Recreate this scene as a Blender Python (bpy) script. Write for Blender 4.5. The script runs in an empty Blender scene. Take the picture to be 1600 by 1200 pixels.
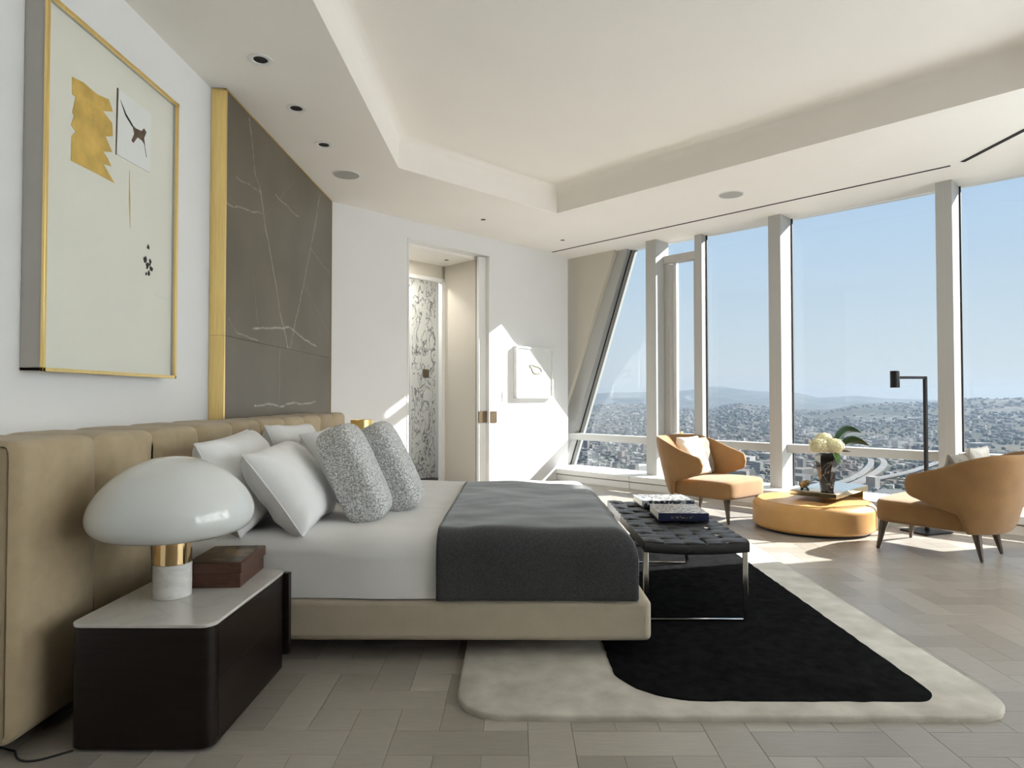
import bpy, bmesh, math, random
import numpy as np
from mathutils import Vector, Matrix, Euler, noise

random.seed(7)
PI = math.pi
R2 = math.sqrt(2.0)
SC = bpy.context.scene
COL = SC.collection

# ------------------------------------------------------------------ camera
cam_d = bpy.data.cameras.new('camera')
cam = bpy.data.objects.new('camera', cam_d)
COL.objects.link(cam)
cam_d.sensor_fit = 'HORIZONTAL'
cam_d.sensor_width = 36.0
cam_d.lens = 36.0 * 1014.0 / 1600.0
cam_d.clip_start = 0.05
cam_d.clip_end = 60000.0
cam.location = (0.0, 0.0, 1.2)
cam.rotation_euler = (PI / 2 + math.atan(21 / 1014.0), 0.0, math.atan(6 / 1014.0))
SC.camera = cam

# ------------------------------------------------------------------ sky, sun, exposure
SUN_AZ, SUN_EL = math.radians(74.6), math.radians(28.8)
SUN_STRENGTH = 22.0
SKY_STRENGTH = 1.0
EXPOSURE = 0.0
SHADE_T = 0.74
HAZE_S = 3.6e-5
HAZE_A = 3.0e-4

world = bpy.data.worlds.new('world')
SC.world = world
world.use_nodes = True
wt = world.node_tree
wt.nodes.clear()
w_out = wt.nodes.new('ShaderNodeOutputWorld')
w_bg = wt.nodes.new('ShaderNodeBackground')
w_tc = wt.nodes.new('ShaderNodeTexCoord')
w_sp = wt.nodes.new('ShaderNodeSeparateXYZ')
w_cr = wt.nodes.new('ShaderNodeValToRGB')
wt.links.new(w_tc.outputs['Generated'], w_sp.inputs[0])
wt.links.new(w_sp.outputs['Z'], w_cr.inputs[0])
wt.links.new(w_cr.outputs[0], w_bg.inputs[0])
wt.links.new(w_bg.outputs[0], w_out.inputs[0])
w_bg.inputs[1].default_value = SKY_STRENGTH
el = w_cr.color_ramp.elements
el[0].position = 0.0
el[0].color = (0.74, 0.78, 0.81, 1)
el[1].position = 1.0
el[1].color = (0.16, 0.32, 0.66, 1)
for p, c in ((0.08, (0.64, 0.75, 0.84, 1)), (0.2, (0.53, 0.69, 0.87, 1)), (0.36, (0.42, 0.61, 0.88, 1)), (0.6, (0.27, 0.46, 0.78, 1))):
    e = el.new(p)
    e.color = c

sun_d = bpy.data.lights.new('sun', 'SUN')
sun_d.energy = SUN_STRENGTH
sun_d.angle = math.radians(0.53)
sun_d.color = (1.0, 0.975, 0.945)
sun = bpy.data.objects.new('sun', sun_d)
COL.objects.link(sun)
SUN_DIR = Vector((math.sin(SUN_AZ) * math.cos(SUN_EL), math.cos(SUN_AZ) * math.cos(SUN_EL), math.sin(SUN_EL)))
sun.rotation_euler = SUN_DIR.to_track_quat('Z', 'Y').to_euler()
sun.location = (20, 10, 20)

vs = SC.view_settings
vs.view_transform = 'Standard'
vs.look = 'None'
vs.exposure = EXPOSURE
vs.gamma = 1.0
vs.use_curve_mapping = False
try:
    SC.cycles.max_bounces = 10
    SC.cycles.diffuse_bounces = 6
    SC.cycles.glossy_bounces = 4
    SC.cycles.transparent_max_bounces = 16
    SC.cycles.caustics_reflective = False
    SC.cycles.caustics_refractive = False
    SC.cycles.use_denoising = True
except Exception:
    pass


# ------------------------------------------------------------------ materials
def srgb(r, g, b):
    def f(c):
        c /= 255.0
        return c / 12.92 if c <= 0.04045 else ((c + 0.055) / 1.055) ** 2.4
    return (f(r), f(g), f(b), 1.0)


def new_mat(name):
    m = bpy.data.materials.new(name)
    m.use_nodes = True
    nt = m.node_tree
    b = nt.nodes['Principled BSDF']
    return m, nt, b


def setin(b, **kw):
    for k, v in kw.items():
        k = {'spec': 'Specular IOR Level', 'sheen': 'Sheen Weight', 'sheen_rough': 'Sheen Roughness', 'coat': 'Coat Weight', 'coat_rough': 'Coat Roughness',
             'rough': 'Roughness', 'metal': 'Metallic', 'color': 'Base Color', 'sss': 'Subsurface Weight'}.get(k, k)
        if k in b.inputs:
            b.inputs[k].default_value = v


def mat(name, color, rough=0.6, metal=0.0, var=0.06, scale=8.0, bump=0.0, bump_scale=60.0, stretch=None, **kw):
    """Principled material whose colour drifts a little with noise, with optional fine bump."""
    m, nt, b = new_mat(name)
    setin(b, rough=rough, metal=metal, **kw)
    N, L = nt.nodes, nt.links
    tc = N.new('ShaderNodeTexCoord')
    src = tc.outputs['Object']
    if stretch:
        mp = N.new('ShaderNodeMapping')
        mp.inputs['Scale'].default_value = stretch
        L.new(src, mp.inputs[0])
        src = mp.outputs[0]
    nz = N.new('ShaderNodeTexNoise')
    nz.inputs['Scale'].default_value = scale
    nz.inputs['Detail'].default_value = 5
    L.new(src, nz.inputs['Vector'])
    cr = N.new('ShaderNodeValToRGB')
    c = color
    cr.color_ramp.elements[0].position = 0.3
    cr.color_ramp.elements[1].position = 0.7
    cr.color_ramp.elements[0].color = (c[0] * (1 - var), c[1] * (1 - var), c[2] * (1 - var), 1)
    cr.color_ramp.elements[1].color = (min(1, c[0] * (1 + var)), min(1, c[1] * (1 + var)), min(1, c[2] * (1 + var)), 1)
    L.new(nz.outputs['Fac'], cr.inputs[0])
    L.new(cr.outputs[0], b.inputs['Base Color'])
    if bump:
        n2 = N.new('ShaderNodeTexNoise')
        n2.inputs['Scale'].default_value = bump_scale
        n2.inputs['Detail'].default_value = 3
        L.new(src, n2.inputs['Vector'])
        bp = N.new('ShaderNodeBump')
        bp.inputs['Strength'].default_value = bump
        bp.inputs['Distance'].default_value = 0.01
        L.new(n2.outputs['Fac'], bp.inputs['Height'])
        L.new(bp.outputs[0], b.inputs['Normal'])
    return m


M = {}
M['wall'] = mat('wall_paint', (0.80, 0.80, 0.80), 0.75, var=0.01, scale=2)
M['ceiling'] = mat('ceiling_paint', (0.88, 0.845, 0.79), 0.8, var=0.01, scale=2)
M['dark_wood'] = mat('dark_wood_wall', (0.030, 0.024, 0.020), 0.5, var=0.3, scale=3, stretch=(6, 6, 0.6))
M['beige_wall'] = mat('beige_wall', (0.60, 0.56, 0.48), 0.8, var=0.01, scale=2)
M['white_trim'] = mat('white_trim', (0.80, 0.80, 0.79), 0.45, var=0.01, scale=3)
M['alu'] = mat('painted_aluminium', (0.45, 0.45, 0.435), 0.4, var=0.01, scale=3)
M['gasket'] = mat('black_gasket', (0.02, 0.02, 0.022), 0.7)
M['black_slot'] = mat('slot_black', (0.006, 0.006, 0.006), 0.8)
M['gold'] = mat('brushed_gold', (0.95, 0.69, 0.28), 0.30, 1.0, var=0.08, scale=6, stretch=(40, 40, 1))
M['gold_polish'] = mat('polished_gold', (0.85, 0.62, 0.34), 0.06, 1.0, var=0.02)
M['gold_leaf'] = mat('gold_leaf', (0.74, 0.52, 0.15), 0.4, 0.7, var=0.18, scale=9, bump=0.5, bump_scale=25)
M['frame_grey'] = mat('frame_side_grey', (0.52, 0.50, 0.47), 0.6, var=0.02)
M['art_paper'] = mat('art_paper', (0.74, 0.74, 0.66), 0.7, var=0.012, scale=4)
M['art_sheet'] = mat('art_sheet', (0.76, 0.78, 0.76), 0.7, var=0.01, scale=6)
M['ink'] = mat('black_ink', (0.012, 0.012, 0.012), 0.7)
M['sepia'] = mat('sepia_ink', (0.11, 0.07, 0.045), 0.7, var=0.4, scale=60)
M['ochre_ink'] = mat('ochre_ink', (0.55, 0.40, 0.14), 0.7)
M['headboard'] = mat('headboard_linen', srgb(176, 158, 128), 0.9, var=0.06, scale=14, bump=0.25, bump_scale=260, sheen=0.2)
M['bed_base'] = mat('bed_base_linen', srgb(186, 175, 155), 0.9, var=0.04, scale=12, bump=0.2, bump_scale=260)
M['sheet'] = mat('white_cotton', (0.82, 0.81, 0.80), 0.85, var=0.015, scale=4, bump=0.12, bump_scale=14)
M['pillow'] = mat('white_pillowcase', (0.83, 0.83, 0.83), 0.85, var=0.015, scale=4, bump=0.25, bump_scale=9)
M['walnut_gloss'] = mat('espresso_lacquer', (0.012, 0.0075, 0.006), 0.32, var=0.25, scale=5, stretch=(1, 1, 12), spec=0.22)
M['chrome'] = mat('polished_chrome', (0.72, 0.70, 0.67), 0.12, 1.0, var=0.02)
M['black_metal'] = mat('black_metal', (0.018, 0.018, 0.02), 0.42, 0.6, var=0.1)
M['bronze'] = mat('bronze', (0.26, 0.19, 0.12), 0.3, 0.9, var=0.1)
M['leg_bronze'] = mat('dark_bronze_leg', (0.10, 0.08, 0.065), 0.35, 0.7, var=0.1)
M['leather_black'] = mat('black_leather', (0.014, 0.014, 0.015), 0.36, var=0.2, scale=30, bump=0.35, bump_scale=160)
M['velvet'] = mat('camel_velvet', srgb(146, 108, 64), 0.85, var=0.10, scale=7, bump=0.15, bump_scale=120, sheen=0.2)
M['ottoman'] = mat('camel_leather', srgb(200, 152, 92), 0.45, var=0.05, scale=9, bump=0.12, bump_scale=140)
M['cushion_white'] = mat('cream_cushion', (0.80, 0.76, 0.70), 0.9, var=0.03, scale=10, bump=0.3, bump_scale=40)
M['cushion_taupe'] = mat('taupe_cushion', (0.20, 0.16, 0.12), 0.85, var=0.1, scale=14, sheen=0.3)
M['rug_black'] = mat('black_rug_pile', (0.013, 0.013, 0.0135), 0.95, var=0.3, scale=20, bump=0.4, bump_scale=420, spec=0.0)
M['shell_grey'] = mat('speaker_grille', (0.42, 0.41, 0.38), 0.8, var=0.04, scale=300)
M['leaf'] = mat('leaf_green', (0.012, 0.05, 0.012), 0.32, var=0.4, scale=20, stretch=(1, 8, 1))
M['leaf_light'] = mat('leaf_light_green', (0.10, 0.22, 0.03), 0.5, var=0.3, scale=20)
M['petal'] = mat('cream_petal', (0.82, 0.76, 0.52), 0.7, var=0.12, scale=40)
M['stem'] = mat('green_stem', (0.06, 0.13, 0.03), 0.6)
M['paper_edge'] = mat('page_edges', (0.78, 0.74, 0.66), 0.85, var=0.1, scale=4, stretch=(1, 1, 200))
M['ext_white'] = mat('bath_white', (0.80, 0.80, 0.77), 0.6, var=0.01)
M['amber'] = mat('amber_glass_ornament', (0.45, 0.27, 0.10), 0.12, var=0.7, scale=45)
M['cable'] = mat('black_cable', (0.01, 0.01, 0.01), 0.5)
M['floor_gap'] = mat('floor_joint', (0.055, 0.048, 0.042), 0.8)


def glass_mat(name, tint=(0.97, 0.985, 0.98, 1), refl=1.0):
    m = bpy.data.materials.new(name)
    m.use_nodes = True
    nt = m.node_tree
    N, L = nt.nodes, nt.links
    N.clear()
    o = N.new('ShaderNodeOutputMaterial')
    t = N.new('ShaderNodeBsdfTransparent')
    g = N.new('ShaderNodeBsdfGlossy')
    mx = N.new('ShaderNodeMixShader')
    fr = N.new('ShaderNodeFresnel')
    fr.inputs['IOR'].default_value = 1.45
    mu = N.new('ShaderNodeMath')
    mu.operation = 'MULTIPLY'
    mu.inputs[1].default_value = refl
    t.inputs[0].default_value = tint
    g.inputs['Roughness'].default_value = 0.0
    L.new(fr.outputs[0], mu.inputs[0])
    L.new(mu.outputs[0], mx.inputs[0])
    L.new(t.outputs[0], mx.inputs[1])
    L.new(g.outputs[0], mx.inputs[2])
    L.new(mx.outputs[0], o.inputs[0])
    return m


M['glass'] = glass_mat('window_glass', refl=0.6)
M['ornament_glass'] = glass_mat('ornament_glass', (0.85, 0.95, 0.92, 1), 1.5)


def shade_mat():
    m, nt, b = new_mat('roller_shade_fabric')
    N, L = nt.nodes, nt.links
    out = N['Material Output']
    tr = N.new('ShaderNodeBsdfTranslucent')
    df = N.new('ShaderNodeBsdfDiffuse')
    tr.inputs[0].default_value = (0.93, 0.97, 1.0, 1)
    df.inputs[0].default_value = (0.75, 0.74, 0.71, 1)
    mx = N.new('ShaderNodeMixShader')
    mx.inputs[0].default_value = SHADE_T
    L.new(df.outputs[0], mx.inputs[1])
    L.new(tr.outputs[0], mx.inputs[2])
    L.new(mx.outputs[0], out.inputs[0])
    return m


M['shade'] = shade_mat()


def plank_mat(name, per_object):
    m, nt, b = new_mat(name)
    N, L = nt.nodes, nt.links
    if per_object:
        rnd = N.new('ShaderNodeObjectInfo').outputs['Random']
    else:
        rnd = N.new('ShaderNodeNewGeometry').outputs['Random Per Island']
    cr = N.new('ShaderNodeValToRGB')
    e = cr.color_ramp.elements
    e[0].position, e[0].color = 0.0, srgb(150, 143, 133)
    e[1].position, e[1].color = 1.0, srgb(172, 165, 155)
    e2 = e.new(0.5)
    e2.color = srgb(161, 154, 144)
    L.new(rnd, cr.inputs[0])
    tc = N.new('ShaderNodeTexCoord')
    mp = N.new('ShaderNodeMapping')
    mp.inputs['Scale'].default_value = (3, 30, 3)
    L.new(tc.outputs['Object'], mp.inputs[0])
    nz = N.new('ShaderNodeTexNoise')
    nz.inputs['Scale'].default_value = 3.0
    nz.inputs['Detail'].default_value = 6
    L.new(mp.outputs[0], nz.inputs['Vector'])
    mr = N.new('ShaderNodeMapRange')
    mr.inputs[1].default_value, mr.inputs[2].default_value = 0.3, 0.7
    mr.inputs[3].default_value, mr.inputs[4].default_value = 0.93, 1.06
    L.new(nz.outputs['Fac'], mr.inputs[0])
    mx = N.new('ShaderNodeVectorMath')
    mx.operation = 'SCALE'
    L.new(cr.outputs[0], mx.inputs[0])
    L.new(mr.outputs[0], mx.inputs['Scale'])
    L.new(mx.outputs[0], b.inputs['Base Color'])
    setin(b, rough=0.34, spec=0.5)
    bp = N.new('ShaderNodeBump')
    bp.inputs['Strength'].default_value = 0.06
    bp.inputs['Distance'].default_value = 0.004
    L.new(nz.outputs['Fac'], bp.inputs['Height'])
    L.new(bp.outputs[0], b.inputs['Normal'])
    return m


M['plank'] = plank_mat('oak_plank', True)
M['plank_far'] = plank_mat('oak_plank_far', False)


def vein_mat(name, base, base2, vein, polylines, axes=(1, 2), rough=0.25, width=0.006, distort=0.03):
    """Stone with hand-placed veins: distance to polylines in the slab's own plane, wobbled by noise."""
    m, nt, b = new_mat(name)
    N, L = nt.nodes, nt.links
    geo = N.new('ShaderNodeTexCoord')
    nz = N.new('ShaderNodeTexNoise')
    nz.inputs['Scale'].default_value = 5.0
    nz.inputs['Detail'].default_value = 6
    L.new(geo.outputs['Object'], nz.inputs['Vector'])
    sub = N.new('ShaderNodeVectorMath')
    sub.operation = 'SUBTRACT'
    sub.inputs[1].default_value = (0.5, 0.5, 0.5)
    L.new(nz.outputs['Color'], sub.inputs[0])
    sc = N.new('ShaderNodeVectorMath')
    sc.operation = 'SCALE'
    sc.inputs['Scale'].default_value = distort * 2
    L.new(sub.outputs[0], sc.inputs[0])
    ad = N.new('ShaderNodeVectorMath')
    ad.operation = 'ADD'
    L.new(geo.outputs['Object'], ad.inputs[0])
    L.new(sc.outputs[0], ad.inputs[1])
    flat = N.new('ShaderNodeVectorMath')
    flat.operation = 'MULTIPLY'
    mask = [0, 0, 0]
    mask[axes[0]] = 1
    mask[axes[1]] = 1
    flat.inputs[1].default_value = mask
    L.new(ad.outputs[0], flat.inputs[0])
    P = flat.outputs[0]
    total = None
    for pts, wgt in polylines:
        for (a, c) in zip(pts[:-1], pts[1:]):
            A = [0, 0, 0]
            A[axes[0]], A[axes[1]] = a
            B = [0, 0, 0]
            B[axes[0]], B[axes[1]] = c
            A, B = Vector(A), Vector(B)
            ab = B - A
            l2 = ab.length_squared
            pa = N.new('ShaderNodeVectorMath')
            pa.operation = 'SUBTRACT'
            pa.inputs[1].default_value = A
            L.new(P, pa.inputs[0])
            dt = N.new('ShaderNodeVectorMath')
            dt.operation = 'DOT_PRODUCT'
            dt.inputs[1].default_value = ab / l2
            L.new(pa.outputs[0], dt.inputs[0])
            cl = N.new('ShaderNodeClamp')
            L.new(dt.outputs['Value'], cl.inputs[0])
            pr = N.new('ShaderNodeVectorMath')
            pr.operation = 'SCALE'
            pr.inputs[0].default_value = ab
            L.new(cl.outputs[0], pr.inputs['Scale'])
            df = N.new('ShaderNodeVectorMath')
            df.operation = 'DISTANCE'
            L.new(pa.outputs[0], df.inputs[0])
            L.new(pr.outputs[0], df.inputs[1])
            mr = N.new('ShaderNodeMapRange')
            mr.interpolation_type = 'SMOOTHSTEP'
            mr.inputs[1].default_value, mr.inputs[2].default_value = 0.0, width * (0.6 + wgt)
            mr.inputs[3].default_value, mr.inputs[4].default_value = wgt, 0.0
            L.new(df.outputs['Value'], mr.inputs[0])
            if total is None:
                total = mr.outputs[0]
            else:
                mxm = N.new('ShaderNodeMath')
                mxm.operation = 'MAXIMUM'
                L.new(total, mxm.inputs[0])
                L.new(mr.outputs[0], mxm.inputs[1])
                total = mxm.outputs[0]
    # break the veins up
    n3 = N.new('ShaderNodeTexNoise')
    n3.inputs['Scale'].default_value = 18.0
    n3.inputs['Detail'].default_value = 4
    L.new(geo.outputs['Object'], n3.inputs['Vector'])
    m3 = N.new('ShaderNodeMapRange')
    m3.inputs[1].default_value, m3.inputs[2].default_value = 0.35, 0.6
    m3.inputs[3].default_value, m3.inputs[4].default_value = 0.25, 1.0
    L.new(n3.outputs['Fac'], m3.inputs[0])
    mm = N.new('ShaderNodeMath')
    mm.operation = 'MULTIPLY'
    L.new(total, mm.inputs[0])
    L.new(m3.outputs[0], mm.inputs[1])
    n2 = N.new('ShaderNodeTexNoise')
    n2.inputs['Scale'].default_value = 1.6
    n2.inputs['Detail'].default_value = 8
    L.new(ad.outputs[0], n2.inputs['Vector'])
    cr = N.new('ShaderNodeValToRGB')
    cr.color_ramp.elements[0].position, cr.color_ramp.elements[0].color = 0.35, base
    cr.color_ramp.elements[1].position, cr.color_ramp.elements[1].color = 0.7, base2
    L.new(n2.outputs['Fac'], cr.inputs[0])
    mix = N.new('ShaderNodeMix')
    mix.data_type = 'RGBA'
    L.new(mm.outputs[0], mix.inputs['Factor'])
    L.new(cr.outputs[0], mix.inputs['A'])
    mix.inputs['B'].default_value = vein
    L.new(mix.outputs['Result'], b.inputs['Base Color'])
    setin(b, rough=rough, spec=0.5)
    return m


VEINS = [
    ([(4.742, 3.257), (4.792, 3.114), (4.856, 2.877), (4.93, 2.833), (4.996, 2.695), (5.08, 2.50), (5.181, 2.336), (5.388, 1.912), (5.58, 1.628)], 0.55),
    ([(4.522, 2.753), (4.944, 2.778)], 0.3), ([(4.375, 2.527), (4.688, 2.57), (5.023, 2.638)], 0.4), ([(5.26, 2.858), (5.623, 2.837), (5.857, 2.841)], 0.35),
    ([(6.466, 3.25), (6.367, 2.99), (6.138, 2.546), (5.89, 2.081), (5.635, 1.632)], 0.55), ([(4.817, 1.712), (5.099, 1.747), (5.604, 1.805), (6.398, 1.695)], 0.6),
    ([(4.421, 1.75), (4.566, 1.66), (4.924, 1.64)], 0.3), ([(4.891, 1.138), (5.158, 1.149), (5.404, 1.124), (5.73, 1.153), (6.035, 1.136), (6.373, 1.163)], 0.7),
    ([(5.394, 1.595), (5.379, 1.11)], 0.25), ([(6.2, 2.62), (6.806, 2.514)], 0.25), ([(4.829, 2.125), (4.921, 1.765)], 0.2), ([(5.9, 2.3), (6.75, 1.9)], 0.18), ([(5.0, 2.6), (5.7, 3.1)], 0.12),
]
M['grey_marble'] = vein_mat('grey_brown_marble', (0.092, 0.076, 0.052, 1), (0.128, 0.107, 0.077, 1), (0.62, 0.58, 0.52, 1), VEINS, rough=0.38, width=0.010)


def marble_mat(name, base, vein, scale, lo, hi, rough=0.12, stretch=(1, 1, 1)):
    """White marble: thin ridges of distorted noise."""
    m, nt, b = new_mat(name)
    N, L = nt.nodes, nt.links
    tc = N.new('ShaderNodeTexCoord')
    mp = N.new('ShaderNodeMapping')
    mp.inputs['Scale'].default_value = stretch
    mp.inputs['Rotation'].default_value = (0.4, 0.3, 0.6)
    L.new(tc.outputs['Object'], mp.inputs[0])
    nz = N.new('ShaderNodeTexNoise')
    nz.inputs['Scale'].default_value = scale
    nz.inputs['Detail'].default_value = 7
    nz.inputs['Distortion'].default_value = 1.2
    L.new(mp.outputs[0], nz.inputs['Vector'])
    s = N.new('ShaderNodeMath')
    s.operation = 'SUBTRACT'
    s.inputs[1].default_value = 0.5
    L.new(nz.outputs['Fac'], s.inputs[0])
    a = N.new('ShaderNodeMath')
    a.operation = 'ABSOLUTE'
    L.new(s.outputs[0], a.inputs[0])
    cr = N.new('ShaderNodeValToRGB')
    cr.color_ramp.elements[0].position, cr.color_ramp.elements[0].color = lo, vein
    cr.color_ramp.elements[1].position, cr.color_ramp.elements[1].color = hi, base
    L.new(a.outputs[0], cr.inputs[0])
    L.new(cr.outputs[0], b.inputs['Base Color'])
    setin(b, rough=rough)
    return m


M['white_marble'] = marble_mat('white_marble', (0.78, 0.77, 0.74, 1), (0.66, 0.65, 0.63, 1), 3.0, 0.0, 0.04)
M['stone_top'] = marble_mat('pale_stone_top', (0.62, 0.60, 0.57, 1), (0.575, 0.555, 0.525, 1), 2.2, 0.0, 0.05, 0.14)
M['bath_marble'] = marble_mat('veined_bath_marble', (0.80, 0.80, 0.75, 1), (0.14, 0.145, 0.15, 1), 8.5, 0.0, 0.038, 0.2, (1, 1, 0.5))
M['black_marble'] = marble_mat('black_marble', (0.02, 0.017, 0.015, 1), (0.28, 0.24, 0.2, 1), 5.0, 0.0, 0.012, 0.12)


def speckle_mat(name, c1, c2, scale, rough=0.95, bump=1.0, dist=0.01):
    m, nt, b = new_mat(name)
    N, L = nt.nodes, nt.links
    tc = N.new('ShaderNodeTexCoord')
    v = N.new('ShaderNodeTexVoronoi')
    v.inputs['Scale'].default_value = scale
    L.new(tc.outputs['Object'], v.inputs['Vector'])
    nz = N.new('ShaderNodeTexNoise')
    nz.inputs['Scale'].default_value = scale * 0.7
    nz.inputs['Detail'].default_value = 3
    L.new(tc.outputs['Object'], nz.inputs['Vector'])
    ml = N.new('ShaderNodeMath')
    ml.operation = 'MULTIPLY_ADD'
    ml.inputs[1].default_value = 0.9
    L.new(v.outputs['Distance'], ml.inputs[0])
    sb = N.new('ShaderNodeMath')
    sb.operation = 'SUBTRACT'
    sb.inputs[1].default_value = 0.4
    L.new(nz.outputs['Fac'], sb.inputs[0])
    L.new(sb.outputs[0], ml.inputs[2])
    cr = N.new('ShaderNodeValToRGB')
    cr.color_ramp.elements[0].position, cr.color_ramp.elements[0].color = 0.15, c2
    cr.color_ramp.elements[1].position, cr.color_ramp.elements[1].color = 0.75, c1
    L.new(ml.outputs[0], cr.inputs[0])
    L.new(cr.outputs[0], b.inputs['Base Color'])
    setin(b, rough=rough)
    bp = N.new('ShaderNodeBump')
    bp.inputs['Strength'].default_value = bump
    bp.inputs['Distance'].default_value = dist
    bp.invert = True
    L.new(v.outputs['Distance'], bp.inputs['Height'])
    L.new(bp.outputs[0], b.inputs['Normal'])
    return m


M['boucle'] = speckle_mat('grey_boucle', (0.34, 0.34, 0.34, 1), (0.92, 0.92, 0.91, 1), 125.0, bump=0.35, dist=0.003)
def _sheen(m, w, r=0.4):
    setin(m.node_tree.nodes['Principled BSDF'], sheen=w, sheen_rough=r)
    return m


M['blanket'] = _sheen(speckle_mat('charcoal_wool', (0.036, 0.037, 0.039, 1), (0.062, 0.063, 0.066, 1), 160.0, bump=0.35, dist=0.003), 0.6, 0.35)


def rug_mat():
    m, nt, b = new_mat('pale_rug_pile')
    N, L = nt.nodes, nt.links
    tc = N.new('ShaderNodeTexCoord')
    n1 = N.new('ShaderNodeTexNoise')
    n1.inputs['Scale'].default_value = 7
    n1.inputs['Detail'].default_value = 6
    L.new(tc.outputs['Object'], n1.inputs['Vector'])
    cr = N.new('ShaderNodeValToRGB')
    cr.color_ramp.elements[0].position, cr.color_ramp.elements[0].color = 0.3, srgb(166, 159, 146)
    cr.color_ramp.elements[1].position, cr.color_ramp.elements[1].color = 0.68, srgb(202, 196, 184)
    L.new(n1.outputs['Fac'], cr.inputs[0])
    L.new(cr.outputs[0], b.inputs['Base Color'])
    n2 = N.new('ShaderNodeTexNoise')
    n2.inputs['Scale'].default_value = 260
    n2.inputs['Detail'].default_value = 2
    L.new(tc.outputs['Object'], n2.inputs['Vector'])
    bp = N.new('ShaderNodeBump')
    bp.inputs['Strength'].default_value = 0.35
    bp.inputs['Distance'].default_value = 0.004
    L.new(n2.outputs['Fac'], bp.inputs['Height'])
    L.new(bp.outputs[0], b.inputs['Normal'])
    setin(b, rough=0.9, sheen=0.3)
    return m


M['rug_pale'] = rug_mat()


def opal_mat():
    m, nt, b = new_mat('opal_glass')
    b.inputs['Base Color'].default_value = (0.74, 0.76, 0.75, 1)
    setin(b, rough=0.05, spec=0.6, coat=0.5, coat_rough=0.02)
    return m


M['opal'] = opal_mat()


def cover_mat(name, cols, scale):
    m, nt, b = new_mat(name)
    N, L = nt.nodes, nt.links
    tc = N.new('ShaderNodeTexCoord')
    v = N.new('ShaderNodeTexVoronoi')
    v.inputs['Scale'].default_value = scale
    L.new(tc.outputs['Object'], v.inputs['Vector'])
    sp = N.new('ShaderNodeSeparateColor')
    L.new(v.outputs['Color'], sp.inputs[0])
    cr = N.new('ShaderNodeValToRGB')
    cr.color_ramp.interpolation = 'CONSTANT'
    e = cr.color_ramp.elements
    e[0].position, e[0].color = 0, cols[0]
    e[1].position, e[1].color = 1.0 - 1.0 / len(cols), cols[-1]
    for i, c in enumerate(cols[1:-1]):
        x = e.new((i + 1) / len(cols))
        x.color = c
    L.new(sp.outputs[0], cr.inputs[0])
    L.new(cr.outputs[0], b.inputs['Base Color'])
    setin(b, rough=0.3)
    return m


M['cover_a'] = cover_mat('book_cover_monochrome', [(0.03, 0.03, 0.04, 1), (0.5, 0.5, 0.48, 1), (0.12, 0.13, 0.15, 1), (0.7, 0.69, 0.65, 1), (0.25, 0.25, 0.25, 1)], 70)
M['cover_b'] = cover_mat('book_cover_mosaic', [(0.03, 0.04, 0.09, 1), (0.5, 0.44, 0.36, 1), (0.16, 0.12, 0.10, 1), (0.62, 0.58, 0.5, 1), (0.22, 0.2, 0.22, 1)], 75)
M['spine_navy'] = mat('navy_spine', (0.012, 0.018, 0.05), 0.35, var=0.1)
M['spine_print'] = cover_mat('spine_print', [(0.012, 0.018, 0.05, 1), (0.30, 0.27, 0.17, 1), (0.012, 0.018, 0.05, 1)], 130)
M['spine_dark'] = cover_mat('spine_dark_print', [(0.02, 0.025, 0.05, 1), (0.35, 0.36, 0.36, 1), (0.01, 0.012, 0.02, 1)], 55)
M['box_wood'] = mat('mahogany_box', (0.085, 0.034, 0.02), 0.32, var=0.3, scale=6, stretch=(4, 1, 14))
M['box_inlay'] = cover_mat('box_lid_print', [(0.06, 0.04, 0.02, 1), (0.16, 0.10, 0.04, 1), (0.09, 0.055, 0.03, 1), (0.045, 0.03, 0.02, 1), (0.22, 0.14, 0.055, 1)], 26)
M['mirror'] = mat('bronze_mirror_top', (0.80, 0.80, 0.78), 0.04, 1.0, var=0.01)


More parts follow.
